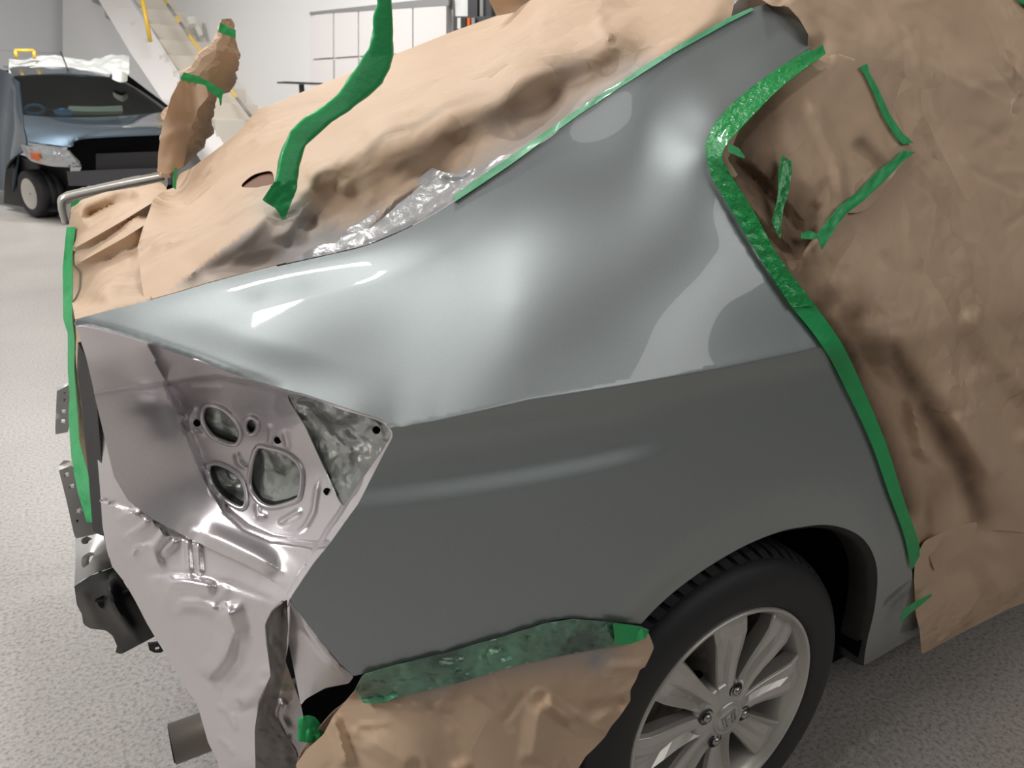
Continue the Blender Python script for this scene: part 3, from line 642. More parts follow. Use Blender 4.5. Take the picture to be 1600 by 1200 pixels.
# trunk hinge under its green wrap
HL = [(400+a/4, b/4) for a, b in [(755, -40), (752, 20), (735, 100), (720, 220), (690, 310), (640, 400), (580, 470), (510, 580), (420, 660), (300, 730), (200, 820), (160, 920), (130, 1020), (110, 1130), (112, 1230), (120, 1290)]]
HR = [(400+a/4, b/4) for a, b in [(850, -40), (852, 20), (862, 120), (864, 260), (862, 350), (845, 430), (800, 520), (710, 600), (600, 690), (480, 760), (380, 850), (318, 910), (296, 980), (275, 1060), (258, 1180), (236, 1240)]]
hinge = strap('trunk_hinge', HL, HR, [.38, .38, .37, .355, .335], 'tape', .022, car, 130, 28, .0026, 4, .42)
hinge['label'] = 'curved trunk hinge arm wound in green tape'
hinge['label'] = 'curved trunk hinge arm wound in green tape'
sheet('hinge_tape_end', [(429, 284), (410, 312), (418, 318), (430, 325), (437, 335), (443, 350), (450, 330), (459, 306), (464, 280)], lambda px, py: np.full(len(px), .33), 'tape', hinge, step=3, crump=(.006, 22, 5), thick=.001)
sheet('roof_edge', [(1146, 12), (1150, 2), (1182, -14), (1215, -14), (1206, 8), (1182, 11), (1142, 31)], lambda px, py: np.full(len(px), .27), 'alloy', car, step=6)
# ------------------------------------------------------------------ far hinge bundle
bun = empty('wrapped_hinge', tuple(W1(262, 272, 1.25)), 'brown paper bundle tied with green tape round the far trunk hinge', 'paper bundle')
BL = [(346, 30), (341, 40), (335, 52), (322, 67), (302, 87), (290, 107), (277, 125), (268, 150), (258, 180), (252, 200), (247, 225), (244, 245), (244, 265), (249, 277)]
BR = [(360, 29), (366, 37), (369, 50), (374, 80), (378, 92), (375, 107), (370, 125), (352, 148), (338, 162), (335, 190), (331, 212), (322, 232), (296, 258), (268, 278)]
b1 = strap('paper_wrap', BL, BR, [1.22, 1.22, 1.26, 1.33, 1.36, 1.34], 'paper', .09, bun, 46, 18, .017, 9, .8)
for p_ in b1.data.polygons: p_.use_smooth = False
fl = sheet('paper_flap', [(300, 128), (322, 134), (326, 150), (318, 160), (309, 170), (307, 182), (299, 198), (298, 212), (292, 222), (290, 245), (286, 262), (262, 272), (246, 268), (247, 240), (253, 200), (268, 150), (282, 124)], lambda px, py: 1.19+.035*((px-262)/30.)**2*sm((300-px)/60+.4), 'paper', bun, step=5, crump=(.02, 45, 77), thick=.0008)
b1['label'] = 'twisted brown paper'
ribbon('tape_band', [(344, 35), (355, 42), (368, 47)], [(341, 50), (355, 55), (368, 60)], 1.21, 1.21, 'tape', bun, 12, 5, .002, .015, .002)
ribbon('tape_band', [(287, 113), (310, 119), (330, 130), (350, 142)], [(281, 124), (308, 130), (326, 142), (345, 156)], 1.22, 1.22, 'tape', bun, 20, 5, .002, .02, .002)
ribbon('tape_tail', [(349, 142), (347, 153), (346, 164)], [(342, 152), (343, 160), (344, 165)], 1.21, 1.21, 'tape', bun, 8, 3, .002, .015, .001)
ribbon('tape_band', [(273, 262), (271, 276), (270, 293)], [(277, 262), (276, 278), (275, 296)], 1.2, 1.2, 'tape', bun, 10, 3, .002, .02, .001)

# ------------------------------------------------------------------ masking papers
main_ctrl = [(1142, 30, .243), (1055, 78, .245), (975, 128, .247), (900, 178, .252), (800, 250, .262), (687, 327, .272), (572, 382, .277), (457, 410, .272), (400, 424, .275), (330, 442, .275), (226, 471, .262),
    (860, 190, .295), (800, 212, .325), (700, 268, .335), (600, 325, .325), (1000, 98, .285),
    (950, 110, .308), (860, 150, .342), (800, 170, .348), (700, 222, .362), (600, 272, .362), (520, 318, .345),
    (950, 72, .322), (850, 100, .352), (800, 122, .36), (700, 172, .375), (600, 212, .385), (500, 268, .385), (800, 85, .50), (900, 50, .45), (700, 135, .55), (850, 20, .72), (1000, 5, .45), (1120, 5, .275), (775, 25, 1.15), (650, 72, 1.15), (505, 130, 1.15), (400, 172, 1.15), (300, 262, 1.2), (258, 297, 1.25), (700, 100, .8), (600, 140, .8), (500, 200, .75), (420, 240, .75),
    (440, 332, .345), (450, 375, .30), (340, 393, .30), (270, 444, .272), (408, 344, .32), (372, 366, .308), (300, 370, .46), (240, 312, .95), (216, 385, .62), (380, 300, .55), (330, 310, .75)]
_main = tps(main_ctrl)
def to_edge(base, poly, ref, off, wd):
    def f(px, py):
        px = np.asarray(px, float); py = np.asarray(py, float)
        w_ = 1-sm(pdist(px, py, np.array(poly, float))/wd)
        return base(px, py)*(1-w_) + (ref(px, py)+off)*w_
    return f
main_d = to_edge(_main, TOP[5:]+[(1182, 10)], lambda a, b: upper_d(a, b), .006, 24)
MAIN = cat([[(1148, -14), (1146, 10), (1142, 29)], [(1055, 77), (975, 127), (900, 177), (800, 249), (745, 286), (687, 326), (630, 357), (572, 381), (515, 395), (457, 408), (400, 422), (330, 440), (270, 458), (226, 470)], [(221, 440), (215, 385), (222, 360), (233, 330), (240, 310), (256, 298), (272, 293), (280, 272), (300, 262), (335, 236), (375, 205), (400, 172), (445, 155), (505, 130), (555, 110), (617, 85), (650, 72), (705, 50), (775, 25), (800, 19), (860, -20), (1000, -25)]])
main_folds = [([(262, 456), (276, 446), (340, 396), (408, 344), (430, 328)], .02, 20, 'tent'), ([(500, 300), (470, 330), (436, 388)], .025, 22, 'tent'), ([(505, 345), (470, 352), (438, 390)], -.015, 14, 'tent'), ([(540, 290), (500, 310), (460, 360)], -.02, 24, 'ridge'),
    ([(560, 215), (520, 255), (470, 280)], .02, 30, 'tent'), ([(740, 190), (640, 250), (560, 330)], .018, 35, 'ridge'), ([(1000, 20), (940, 70), (800, 140), (690, 180)], .018, 30, 'ridge'),
    ([(300, 300), (290, 360), (285, 430)], -.012, 30, 'ridge'), ([(345, 300), (370, 275), (390, 268)], .02, 14, 'tent'), ([(945, 15), (935, 40), (960, 65)], .02, 14, 'tent'), ([(850, 5), (845, 40)], .01, 16, 'tent'), ([(700, 262), (620, 310), (560, 372)], .012, 12, 'tent')]
big = sheet('masking_paper', MAIN, main_d, 'paper', None, step=5, folds=main_folds+creases(MAIN, 46, -50, -5, 40, 190, .0022, 10, 3)+creases(MAIN, 16, 40, 110, 30, 90, .002, 9, 4), crump=(.0045, 120, 2), fade=(TOP+[(1182, 10)], 26), holes=[[(377, 291), (390, 277), (405, 270), (424, 268), (428, 285), (420, 289), (410, 291), (398, 293)]], thick=.0008,
    lines=[[(276, 446), (340, 396), (408, 344)], [(433, 346), (434, 400)]],
    tints=[([(268, 455), (276, 446), (340, 396), (408, 344), (428, 350), (432, 412), (400, 425), (330, 442)], 0, .62, 0), ([(438, 385), (470, 392), (505, 372), (520, 380), (500, 400), (440, 412)], 0, .55, 0), ([(1000, 118), (800, 244), (690, 322), (560, 372), (450, 400)], 34, .8, 0), ([(440, 330), (450, 400)], 45, .6, 0), ([(470, 340), (440, 400), (520, 370)], 30, .9, 0), ([(560, 300), (640, 240), (800, 170)], 22, .35, 1), ([(900, 120), (780, 200)], 35, .35, 0)])  # the darker brown line puts the big fold's shade into the colour
tag(big, 'large brown masking paper draped over the rear window and trunk opening', 'masking paper', 'brown masking papers')
und = sheet('masking_paper', [(355, 296), (370, 240), (450, 236), (446, 315), (400, 318)], lambda px, py: main_d(px, py)+.03, 'paper_shaded', None, step=6, crump=(.01, 40, 5), thick=.0008)
tag(und, 'orange-brown paper layer glimpsed through the torn hole beside the green wrapped hinge', 'masking paper', 'brown masking papers')
roofp = sheet('masking_paper', [(755, -20), (770, 12), (776, 25), (800, 20), (848, 4), (862, -20)], lambda px, py: np.full(len(px), 1.0), 'paper', None, step=6, crump=(.02, 40, 6), thick=.0008)
tag(roofp, 'small piece of brown paper on the roof at the top edge of the picture', 'masking paper', 'brown masking papers')
hang_d = tps([(117, 499, .235), (160, 488, .262), (226, 471, .285), (160, 460, .5), (113, 470, 1.2), (107, 400, 1.3), (112, 320, 1.36), (160, 300, 1.36), (252, 284, 1.36), (216, 385, .80), (240, 312, 1.15), (170, 400, 1.0), (226, 440, .55)])
hang_d = to_edge(hang_d, TOP[:6], lambda a, b: upper_d(a, b), .010, 16)
hang = sheet('masking_paper', [(117, 499), (112, 470), (108, 400), (108, 350), (112, 322), (128, 312), (165, 300), (190, 296), (215, 292), (252, 284), (262, 296), (246, 312), (240, 332), (226, 385), (236, 471), (162, 488)], hang_d, 'paper', None, step=4.5,
    lines=[[(116, 388), (150, 369), (195, 343), (236, 318)], [(117, 402), (160, 374), (232, 333)], [(116, 415), (150, 396), (195, 371), (230, 349)]],
    folds=creases([(115, 330), (230, 300), (220, 460), (118, 480)], 12, -60, -10, 30, 110, .008, 8, 9)+[([(100, 397), (116, 388), (150, 369), (195, 343), (236, 318), (260, 304)], .13, 13, 'tent'), ([(100, 424), (116, 415), (150, 396), (195, 371), (230, 349), (250, 338)], .15, 20, 'tent'), ([(122, 345), (170, 322), (225, 305)], -.08, 16, 'tent'), ([(150, 480), (180, 430), (215, 395)], .05, 22, 'tent')], crump=(.006, 70, 4), fade=(TOP[:8], 20), thick=.0008)
tag(hang, 'folded tan paper hanging over the rear edge of the trunk opening', 'masking paper', 'brown masking papers')

def gh(z):
    k = (z-.985)/.03
    return (.43*.03*np.where(k > 30, k, np.log1p(np.exp(np.clip(k, -30, 30)))) + np.minimum(.25*np.maximum(z-1.36, 0)**2/(np.maximum(z-1.36, 0)+.12), .08))
def door_f(x, z): return -.012 + gh(z) + (SEC(np.minimum(z, .967))*.6+.004) - .012*np.exp(-((z-.6)/.25)**2)
door_d = implicit(door_f)
def window_rec(px, py): return .014*sm((120-pdist(px, py, np.array([(1128, 245), (1190, 340), (1260, 470)])))/110)
DOORP = cat([[(1182, -6), (1206, 9), (1232, 11), (1250, 30), (1264, 54), (1262, 79)], np.array(WINDOW)[1:]+[4, 2], np.array(DOORCUT)[:3]+[2, 0], [(1412, 822), (1426, 850), (1432, 868), (1448, 852), (1453, 872), (1461, 893), (1490, 870), (1520, 850), (1552, 828), (1600, 832), (1760, 800), (1760, -160), (1180, -160)]])
door_folds = [([(1300, 470), (1345, 520), (1430, 560)], .012, 30, 'ridge'), ([(1340, 540), (1400, 640), (1440, 760), (1450, 850)], -.02, 26, 'ridge'), ([(1395, 545), (1470, 690), (1520, 820)], -.016, 30, 'ridge'), ([(1420, 600), (1440, 700), (1460, 730)], .012, 16, 'tent'), ([(1480, 560), (1540, 700), (1600, 830)], .015, 40, 'ridge'),
    ([(1500, 470), (1560, 560), (1640, 640)], .012, 30, 'tent'), ([(1480, 640), (1560, 760)], .01, 25, 'tent'), ([(1350, 30), (1450, 110), (1560, 150)], .008, 35, 'ridge'), ([(1530, 590), (1600, 690)], -.012, 30, 'ridge')]
WINP = [(1205, 122), (1240, 100), (1280, 88), (1312, 84), (1338, 93), (1352, 106), (1375, 135), (1395, 170), (1415, 215), (1426, 236), (1395, 275), (1367, 315), (1352, 328), (1338, 333), (1326, 332), (1318, 345), (1300, 362), (1278, 384), (1260, 400), (1245, 440), (1225, 425), (1190, 350), (1150, 290), (1125, 250), (1140, 210), (1170, 160)]
def doorp_d(px, py):
    y = door_d(px, py)+.004; d = pdist(px, py, np.array([(1182, 0)]+WINDOW+DOORCUT[:4], float))
    pp = np.where(py < crease_y(px), upper_d(px, py), side_d(px, py))+.006
    y = np.where(d < 60, np.maximum(y, y+(pp-y)*sm((60-d)/40)), y)
    curl = pdist(px, py, np.array([(1206, 6), (1232, 9), (1252, 30), (1266, 56)]))
    wp = np.array(WINP, float); dw = pdist(px, py, np.vstack([wp, wp[:1]])); y = y + np.where(inside(px, py, wp), .03*sm((dw-4)/25), 0)
    return y - .022*np.clip(1-curl/22, 0, 1)
doorp = sheet('masking_paper', DOORP, doorp_d, 'paper', None, step=6, folds=door_folds+creases(np.clip(DOORP, -40, 1640), 42, 20, 75, 50, 220, .0016, 13, 5)+creases(np.clip(DOORP, -40, 1640), 14, -40, 10, 40, 120, .0014, 10, 6), crump=(.003, 150, 21), thick=.0008,
    tints=[([(1275, 480), (1310, 540), (1370, 680), (1410, 790)], 30, .9, 1), ([(1395, 545), (1430, 610), (1500, 720), (1530, 800)], 20, .75, 1), ([(1300, 490), (1400, 560)], 26, .6, 1), ([(1240, 400), (1290, 480), (1330, 490)], 40, .7, 1), ([(1470, 760), (1440, 850)], 30, .35, 1)])  # darker brown along the door edge and some creases
cl = sheet('underside_shade', [(1204, 6), (1236, 8), (1252, 28), (1268, 54), (1264, 82), (1240, 52)], lambda px, py: upper_d(px, py)+.002, 'paper_shaded', doorp, step=5)  # dark sheet standing in for the shade under the lifted paper edge
sheet_roof = gridmesh('paper_over_roof', np.array([[(x_, y_, 1.40+.05*math.sin(math.pi*min(1, max(0, (y_-.1)/1.4)))-.03*max(0, .5-x_)) for y_ in np.linspace(.34, 1.5, 9)] for x_ in np.linspace(.3, 2.6, 9)]), 'paper', doorp, .001)
tag(doorp, 'wide brown masking paper covering the rear door and roof side', 'masking paper', 'brown masking papers')
LOWP = [(1430, 872), (1445, 845), (1500, 820), (1760, 780), (1760, 862), (1600, 942), (1575, 952), (1500, 990), (1440, 1023), (1437, 985), (1431, 960), (1428, 905)]
lowp = sheet('masking_paper', LOWP, lambda px, py: door_d(px, py)+.006, 'paper', None, step=7, folds=[([(1560, 830), (1540, 880), (1575, 945)], .012, 30, 'tent'), ([(1460, 900), (1520, 890), (1560, 860)], -.008, 20, 'ridge')], crump=(.003, 90, 31), thick=.0008)
tag(lowp, 'lower brown paper flap hanging at the sill in front of the rear wheel', 'masking paper', 'brown masking papers')
winp = sheet('masking_paper', WINP, lambda px, py: np.maximum(door_d(px, py)-.003, upper_d(px, py)+.001-.02*sm((pdist(px, py, np.array(WINDOW, float))-30)/60))+window_rec(px, py)*.6, 'paper', None, step=4.5,
    folds=[([(1140, 242), (1200, 300), (1268, 385)], -.02, 16, 'tent'), ([(1135, 262), (1180, 330), (1250, 400)], .014, 18, 'tent'), ([(1200, 165), (1235, 260), (1280, 350)], -.007, 18, 'ridge'), ([(1255, 140), (1310, 260), (1322, 330)], .006, 16, 'tent'), ([(1275, 330), (1270, 380)], -.01, 12, 'ridge'), ([(1345, 230), (1385, 265)], -.006, 14, 'tent')], crump=(.003, 70, 41), thick=.0008,
    tints=[([(1190, 160), (1160, 240), (1230, 330), (1262, 380)], 48, .8, 1), ([(1140, 250), (1250, 390)], 26, .8, 1), ([(1270, 340)], 26, .7, 1), ([(1350, 225), (1380, 260)], 14, .4, 1)])  # darker brown round the window edge and along creases
tag(winp, 'small crumpled brown paper pushed into the rear quarter window', 'masking paper', 'brown masking papers')
BUMP = [(556, 1078), (575, 1060), (640, 1045), (740, 1020), (840, 1000), (920, 992), (985, 985), (1010, 982), (1018, 1000), (1022, 1012), (1014, 1030), (1008, 1042), (1000, 1046), (994, 1062), (985, 1078), (985, 1095), (968, 1120), (955, 1135), (945, 1152), (930, 1168), (915, 1182), (895, 1215), (895, 1230), (470, 1230), (462, 1195), (478, 1172), (505, 1148), (520, 1120), (540, 1095)]
bump_d = tps([(556, 1078, .065), (640, 1045, .02), (740, 1020, -.005), (840, 1000, -.02), (985, 985, -.03), (1018, 1005, -.035), (985, 1080, -.04), (900, 1200, -.045), (760, 1120, -.02), (680, 1200, -.005), (500, 1200, .06), (520, 1120, .08), (600, 1130, .03)])
bump_d = to_edge(bump_d, BOTTOM, lambda a, b: side_d(a, b), .004, 40)
bumpp = sheet('masking_paper', BUMP, bump_d, 'paper', None, step=5, folds=creases(BUMP, 22, -80, 80, 30, 120, .0022, 9, 8)+[([(518, 1110), (530, 1150), (545, 1205)], .016, 14, 'tent'), ([(845, 1090), (900, 1130)], .014, 16, 'tent'), ([(845, 1095), (830, 1200)], .010, 24, 'tent'), ([(905, 1112), (985, 1095)], -.008, 14, 'tent'), ([(690, 1100), (720, 1200)], -.012, 40, 'ridge'), ([(570, 1150), (650, 1200)], .01, 25, 'tent'), ([(960, 1040), (1000, 1040)], .006, 14, 'tent')], crump=(.002, 80, 51), thick=.0008,
    tints=[([(660, 1060), (800, 1025), (940, 1010)], 30, .8, 0), ([(930, 1030)], 22, .9, 0)])
tag(bumpp, 'torn brown paper skirt taped under the quarter panel beside the rear wheel', 'masking paper', 'brown masking papers')
flap = sheet('masking_paper', [(545, 1092), (520, 1112), (500, 1135), (480, 1160), (468, 1180), (462, 1200), (500, 1210), (525, 1160)], lambda px, py: np.full(len(px), .1), 'paper', None, step=5, crump=(.012, 40, 61), thick=.0008)
tag(flap, 'narrow brown paper fold behind the lower bumper skirt', 'masking paper', 'brown masking papers')

# film and sprayed strips
filmo = sheet('masking_film', [(446, 412), (500, 400), (515, 397), (572, 383), (630, 359), (687, 328), (745, 288), (800, 251), (812, 238), (775, 245), (750, 262), (722, 264), (715, 272), (690, 268), (675, 262), (655, 278), (628, 300), (600, 322), (560, 350), (545, 356), (525, 380), (505, 382), (480, 392)], lambda px, py: main_d(px, py)-.012*sm(pdist(px, py, np.array(TOP, float))/34), 'film', None, step=4, crump=(.007, 45, 71), folds=[([(680, 272), (720, 276), (745, 262)], .01, 8, 'tent')], thick=.0006)
tag(filmo, 'silver oversprayed film strip along the foot of the rear window', 'masking film')

# ------------------------------------------------------------------ green tapes
def tape(label, left, right, dl, dr, mat='tape', **k):
    o = ribbon('masking_tape', left, right, dl, dr, mat, None, **k); return tag(o, label, 'masking tape', 'green masking tapes')
tape('thin green tape edging the rear window paper along the silver pillar', [(1175, 12), (1142, 26), (1055, 73), (975, 123), (900, 172), (800, 243), (745, 280), (710, 305)], [(1178, 16), (1142, 34), (1055, 82), (975, 133), (900, 183), (800, 256), (745, 293), (710, 316)], lambda a, b: main_d(a, b)-.002, lambda a, b: upper_d(a, b), 'tape_pale', n=60, off=.004, wr=.0015)
TO = [(1263, 78), (1205, 114), (1151, 156), (1117, 193), (1104, 219), (1103, 238), (1111, 275), (1131, 309), (1156, 352), (1185, 400), (1237, 480)]
TI = [(1290, 84), (1243, 118), (1203, 153), (1147, 212), (1133, 230), (1128, 246), (1137, 265), (1159, 300), (1184, 341), (1216, 400), (1274, 478)]
# equal station counts keep both edges in step
tape('glossy green tape bent round the quarter window edge, flecked with paint', crv(TO, n=90), crv(TI, n=90), lambda a, b: upper_d(a, b), lambda a, b: np.minimum(upper_d(a, b), door_d(a, b)-.004), 'tape_wet', n=90, m=9, off=.007, wr=.003)
tape('long green tape strip down the door gap from window to sill', crv([(1237, 480), (1285, 541), (1325, 615), (1362, 695), (1390, 775), (1412, 835), (1424, 892)], n=60), crv([(1274, 478), (1317, 540), (1352, 615), (1385, 695), (1412, 780), (1434, 842), (1437, 868)], n=60), lambda a, b: panel_d(a, b), lambda a, b: door_d(a, b)-.002, n=60, off=.005, wr=.001)
tape('folded green tape end at the pillar top, above the window tape', [(1250, 88), (1268, 80), (1285, 70)], [(1258, 105), (1272, 96), (1290, 83)], lambda a, b: door_d(a, b), lambda a, b: door_d(a, b), n=10, off=.007)
tape('green tape slanting down the right side of the small window paper', [(1355, 99), (1359, 115), (1372, 138), (1388, 175), (1410, 208), (1427, 223)], [(1343, 105), (1352, 118), (1364, 143), (1380, 182), (1400, 215), (1411, 226)], lambda a, b: door_d(a, b), lambda a, b: door_d(a, b), n=30, off=.009)
tape('green tape rising diagonally under the small window paper', [(1411, 235), (1395, 250), (1370, 268), (1344, 297), (1310, 324), (1295, 342), (1276, 366)], [(1429, 238), (1408, 255), (1382, 283), (1350, 313), (1322, 334), (1305, 356), (1284, 390)], lambda a, b: door_d(a, b), lambda a, b: door_d(a, b), n=36, off=.011, wr=.002)
tape('short vertical green tape on the brown window paper', [(1222, 243), (1217, 262), (1216, 300), (1212, 325), (1206, 346), (1217, 371)], [(1236, 252), (1237, 268), (1232, 300), (1224, 325), (1221, 345), (1219, 372)], lambda a, b: door_d(a, b), lambda a, b: door_d(a, b), 'tape_wet', n=30, off=.012, wr=.002)
tape('tiny green tape scrap beside the window corner', [(1139, 224), (1155, 232), (1164, 246)], [(1138, 238), (1150, 243), (1162, 248)], lambda a, b: door_d(a, b), lambda a, b: door_d(a, b), n=10, off=.012)
tape('tiny green tape scrap at the foot of the diagonal window tape', [(1252, 364), (1265, 360), (1277, 366)], [(1252, 373), (1265, 374), (1277, 373)], lambda a, b: door_d(a, b), lambda a, b: door_d(a, b), n=10, off=.014)
tape('thin green tape scrap joining the sill to the lower paper flap', [(1406, 965), (1412, 953), (1430, 940), (1455, 928)], [(1409, 971), (1417, 962), (1436, 948), (1456, 931)], lambda a, b: door_d(a, b), lambda a, b: door_d(a, b), n=14, off=.016)
tape('green tape corner at the top right edge of the picture', [(1582, -12), (1592, 2), (1612, 14)], [(1600, -14), (1612, -6), (1625, 2)], lambda a, b: door_d(a, b), lambda a, b: door_d(a, b), n=10, off=.006)
tape('paint-misted green tape holding the paper skirt under the quarter panel', [(556, 1076), (567, 1054), (618, 1039), (702, 1019), (787, 994), (854, 973), (898, 967), (956, 972), (1000, 978), (1014, 984)], [(568, 1096), (600, 1098), (640, 1085), (720, 1066), (800, 1041), (860, 1028), (905, 1019), (955, 1010), (1000, 1000), (1010, 996)], lambda a, b: side_d(a, b)+.002, lambda a, b: bump_d(a, b), 'tape_grey', n=70, m=10, off=.006, wr=.005)
tape('bright green tape end of the skirt tape beside the tyre', [(958, 974), (985, 976), (1003, 980), (1013, 987)], [(962, 1008), (985, 1006), (1000, 1001), (1010, 995)], lambda a, b: side_d(a, b), lambda a, b: bump_d(a, b), 'tape', n=14, off=.014, wr=.004)
tape('crumpled bright green tape end under the rear panel corner', [(555, 1078), (566, 1058), (584, 1052), (596, 1056)], [(568, 1098), (585, 1099), (605, 1096), (622, 1088)], lambda a, b: np.full(len(a), .06), lambda a, b: bump_d(a, b), 'tape_pale', n=14, off=.012, wr=.006)
tape('small torn green tape piece below the bumper mount', [(466, 1122), (480, 1117), (492, 1120), (508, 1140)], [(465, 1158), (480, 1160), (496, 1162), (506, 1156)], lambda a, b: np.full(len(a), .11), lambda a, b: np.full(len(a), .10), 'tape', n=14, off=.012, wr=.008)
tape('long green tape hanging down the rear edge of the trunk opening', [(104, 355), (98, 420), (99, 500), (106, 520), (106, 580), (109, 620), (107, 650), (112, 720), (122, 770), (136, 816)], [(118, 355), (113, 400), (114, 440), (113, 500), (117, 530), (116, 580), (121, 640), (124, 690), (138, 740), (149, 816)], [1.28, 1.25, 1.2, 1.1, 1.0, .9, .8, .65, .5, .42], [1.25, 1.22, 1.15, 1.05, .95, .85, .75, .6, .45, .4], 'tape', n=60, off=.0, wr=.01)
tape('small green tape at the far rear corner of the trunk paper', [(111, 318), (118, 312), (126, 313)], [(110, 324), (116, 322), (122, 318)], 1.34, 1.34, 'tape', n=8, off=.01)

# ------------------------------------------------------------------ background: blue car
bc = empty('car', tuple(onfloor(150, 345)), 'dark blue car with its front bumper removed, parked by the stairs', 'car')
def patch(name, rows, mat, parent, sub=6, thick=.02):
    "smooth skin through a net of (px, py, depth) points"
    R_ = np.array(rows, float); P = np.array([W(r[:, 0], r[:, 1], r[:, 2]) for r in R_])
    def dens(A):
        k = len(A); t = np.linspace(0, k-1, (k-1)*sub+1); out = []
        for s in t:
            i = min(int(s), k-2); u = s-i; a, b, c, d = A[max(i-1, 0)], A[i], A[i+1], A[min(i+2, k-1)]
            out.append(.5*((2*b)+(c-a)*u+(2*a-5*b+4*c-d)*u*u+(3*b-a-3*c+d)*u**3))
        return np.array(out)
    P = dens(P); P = np.swapaxes(dens(np.swapaxes(P, 0, 1)), 0, 1)
    return gridmesh(name, P, mat, parent, thick)
patch('hood', [[(37, 181, 10.1), (100, 185, 10.0), (180, 183, 10.0), (262, 176, 10.1)], [(38, 198, 9.75), (100, 198, 9.6), (180, 193, 9.55), (266, 190, 9.6)], [(42, 212, 9.55), (100, 212, 9.3), (180, 203, 9.2), (266, 200, 9.2)], [(44, 222, 9.4), (108, 229, 9.1), (128, 216, 9.05), (266, 209, 9.0)]], 'blue_paint', bc)
patch('fender', [[(20, 122, 11.0), (26, 125, 10.9), (30, 128, 10.8)], [(14, 165, 10.9), (24, 162, 10.5), (36, 178, 10.15)], [(10, 200, 10.9), (24, 195, 10.2), (38, 198, 9.8)], [(8, 235, 10.8), (20, 230, 10.0), (42, 222, 9.45)], [(8, 268, 10.7), (18, 250, 10.0), (38, 236, 9.5)]], 'blue_paint', bc)
patch('side_panel', [[(-60, 106, 12.2), (0, 108, 11.5), (22, 120, 11.0)], [(-60, 160, 12.1), (0, 160, 11.3), (30, 168, 10.5)], [(-60, 210, 12.0), (0, 205, 11.2), (34, 202, 10.0)], [(-60, 260, 12.0), (0, 262, 11.2), (28, 250, 10.2)], [(-60, 292, 12.0), (0, 296, 11.2), (20, 310, 10.6)]], 'blue_paint', bc)
patch('roof', [[(5, 104, 11.9), (100, 98, 11.9), (190, 104, 11.9)], [(14, 108, 11.5), (100, 103, 11.7), (182, 112, 11.7)], [(20, 120, 11.05), (100, 116, 10.95), (178, 122, 11.0)]], 'blue_paint', bc)
patch('windscreen', [[(20, 121, 11.0), (60, 118, 10.95), (120, 118, 10.95), (178, 121, 11.0)], [(28, 150, 10.55), (80, 150, 10.45), (150, 150, 10.45), (222, 148, 10.6)], [(38, 181, 10.1), (100, 184, 10.0), (180, 182, 10.0), (260, 176, 10.12)]], 'glass', bc, 6, .006)
patch('pillar', [[(172, 118, 11.0), (182, 122, 11.05)], [(212, 141, 10.75), (222, 145, 10.8)], [(254, 172, 10.2), (266, 176, 10.25)]], 'black', bc, 4, .03)
patch('cabin', [[(0, 110, 11.8), (190, 110, 11.8)], [(-5, 180, 11.8), (280, 180, 11.8)], [(30, 188, 10.35), (262, 182, 10.35)]], 'void', bc, 3, .02)
hl = patch('headlight', [[(36, 226, 9.5), (72, 231, 9.2), (108, 235, 9.1)], [(42, 240, 9.5), (75, 245, 9.18), (118, 248, 9.1)], [(52, 250, 9.5), (85, 258, 9.2), (127, 260, 9.12)]], 'lamp_glass', bc, 5, .05)
patch('indicator', [[(48, 238, 9.32), (60, 240, 9.22)], [(50, 248, 9.32), (62, 252, 9.22)]], 'orange', hl, 3, .02)
patch('engine_bay', [[(105, 234, 9.2), (128, 214, 9.2), (266, 208, 9.15)], [(128, 262, 9.25), (180, 258, 9.3), (268, 255, 9.2)], [(100, 300, 9.3), (180, 300, 9.3), (270, 296, 9.2)]], 'void', bc, 4, .03)
patch('radiator', [[(150, 240, 9.15), (268, 236, 9.05)], [(150, 268, 9.15), (268, 264, 9.05)]], 'black', bc, 3, .03)
patch('bumper_beam', [[(105, 268, 9.08), (180, 265, 9.0), (268, 262, 8.95)], [(108, 290, 9.08), (180, 290, 9.0), (268, 288, 8.95)]], 'dark_metal', bc, 4, .06)
patch('arch_liner', [[(18, 238, 10.4), (60, 252, 9.9), (108, 262, 9.6)], [(10, 270, 10.6), (70, 290, 10.2), (110, 300, 9.7)], [(8, 318, 10.8), (80, 330, 9.6), (112, 318, 9.5)]], 'black', bc, 4, .03)
bw = bpy.data.objects.new('wheel', None); COL.objects.link(bw); bw.parent = bc; bw.matrix_parent_inverse = bc.matrix_world.inverted()
wc = W1(60, 302, 9.9); ax = Vector((-.9, -.44, 0)).normalized(); ux = Vector((-ax.y, ax.x, 0)); R0 = wc.z
def disc(name, prof, mat):
    rows = [[list(wc+ax*y+(ux*math.cos(a)+Vector((0, 0, 1))*math.sin(a))*r) for a in np.linspace(0, 2*math.pi, 41)[:-1]] for r, y in prof]
    return gridmesh(name, np.array(rows), mat, bw, 0, True, False)
disc('tyre', [(R0*.62, .10), (R0*.8, .12), (R0*.95, .10), (R0, .06), (R0, .0), (R0*.975, -.005), (R0*.975, -.02), (R0, -.025), (R0, -.08), (R0*.975, -.085), (R0*.975, -.1), (R0, -.105), (R0, -.16), (R0*.9, -.19)], 'rubber')
disc('rim', [(.01, .09), (R0*.3, .095), (R0*.58, .10), (R0*.64, .105)], 'alloy')
patch('mirror', [[(178, 112, 10.75), (188, 111, 10.7), (197, 116, 10.75)], [(178, 124, 10.75), (188, 129, 10.68), (196, 126, 10.75)]], 'white_cloth', bc, 4, .05)
tube('antenna', [W1(107, 112, 11.2), W1(101, 96, 11.3), W1(95, 81, 11.4)], .008, 'black', bc, 6)
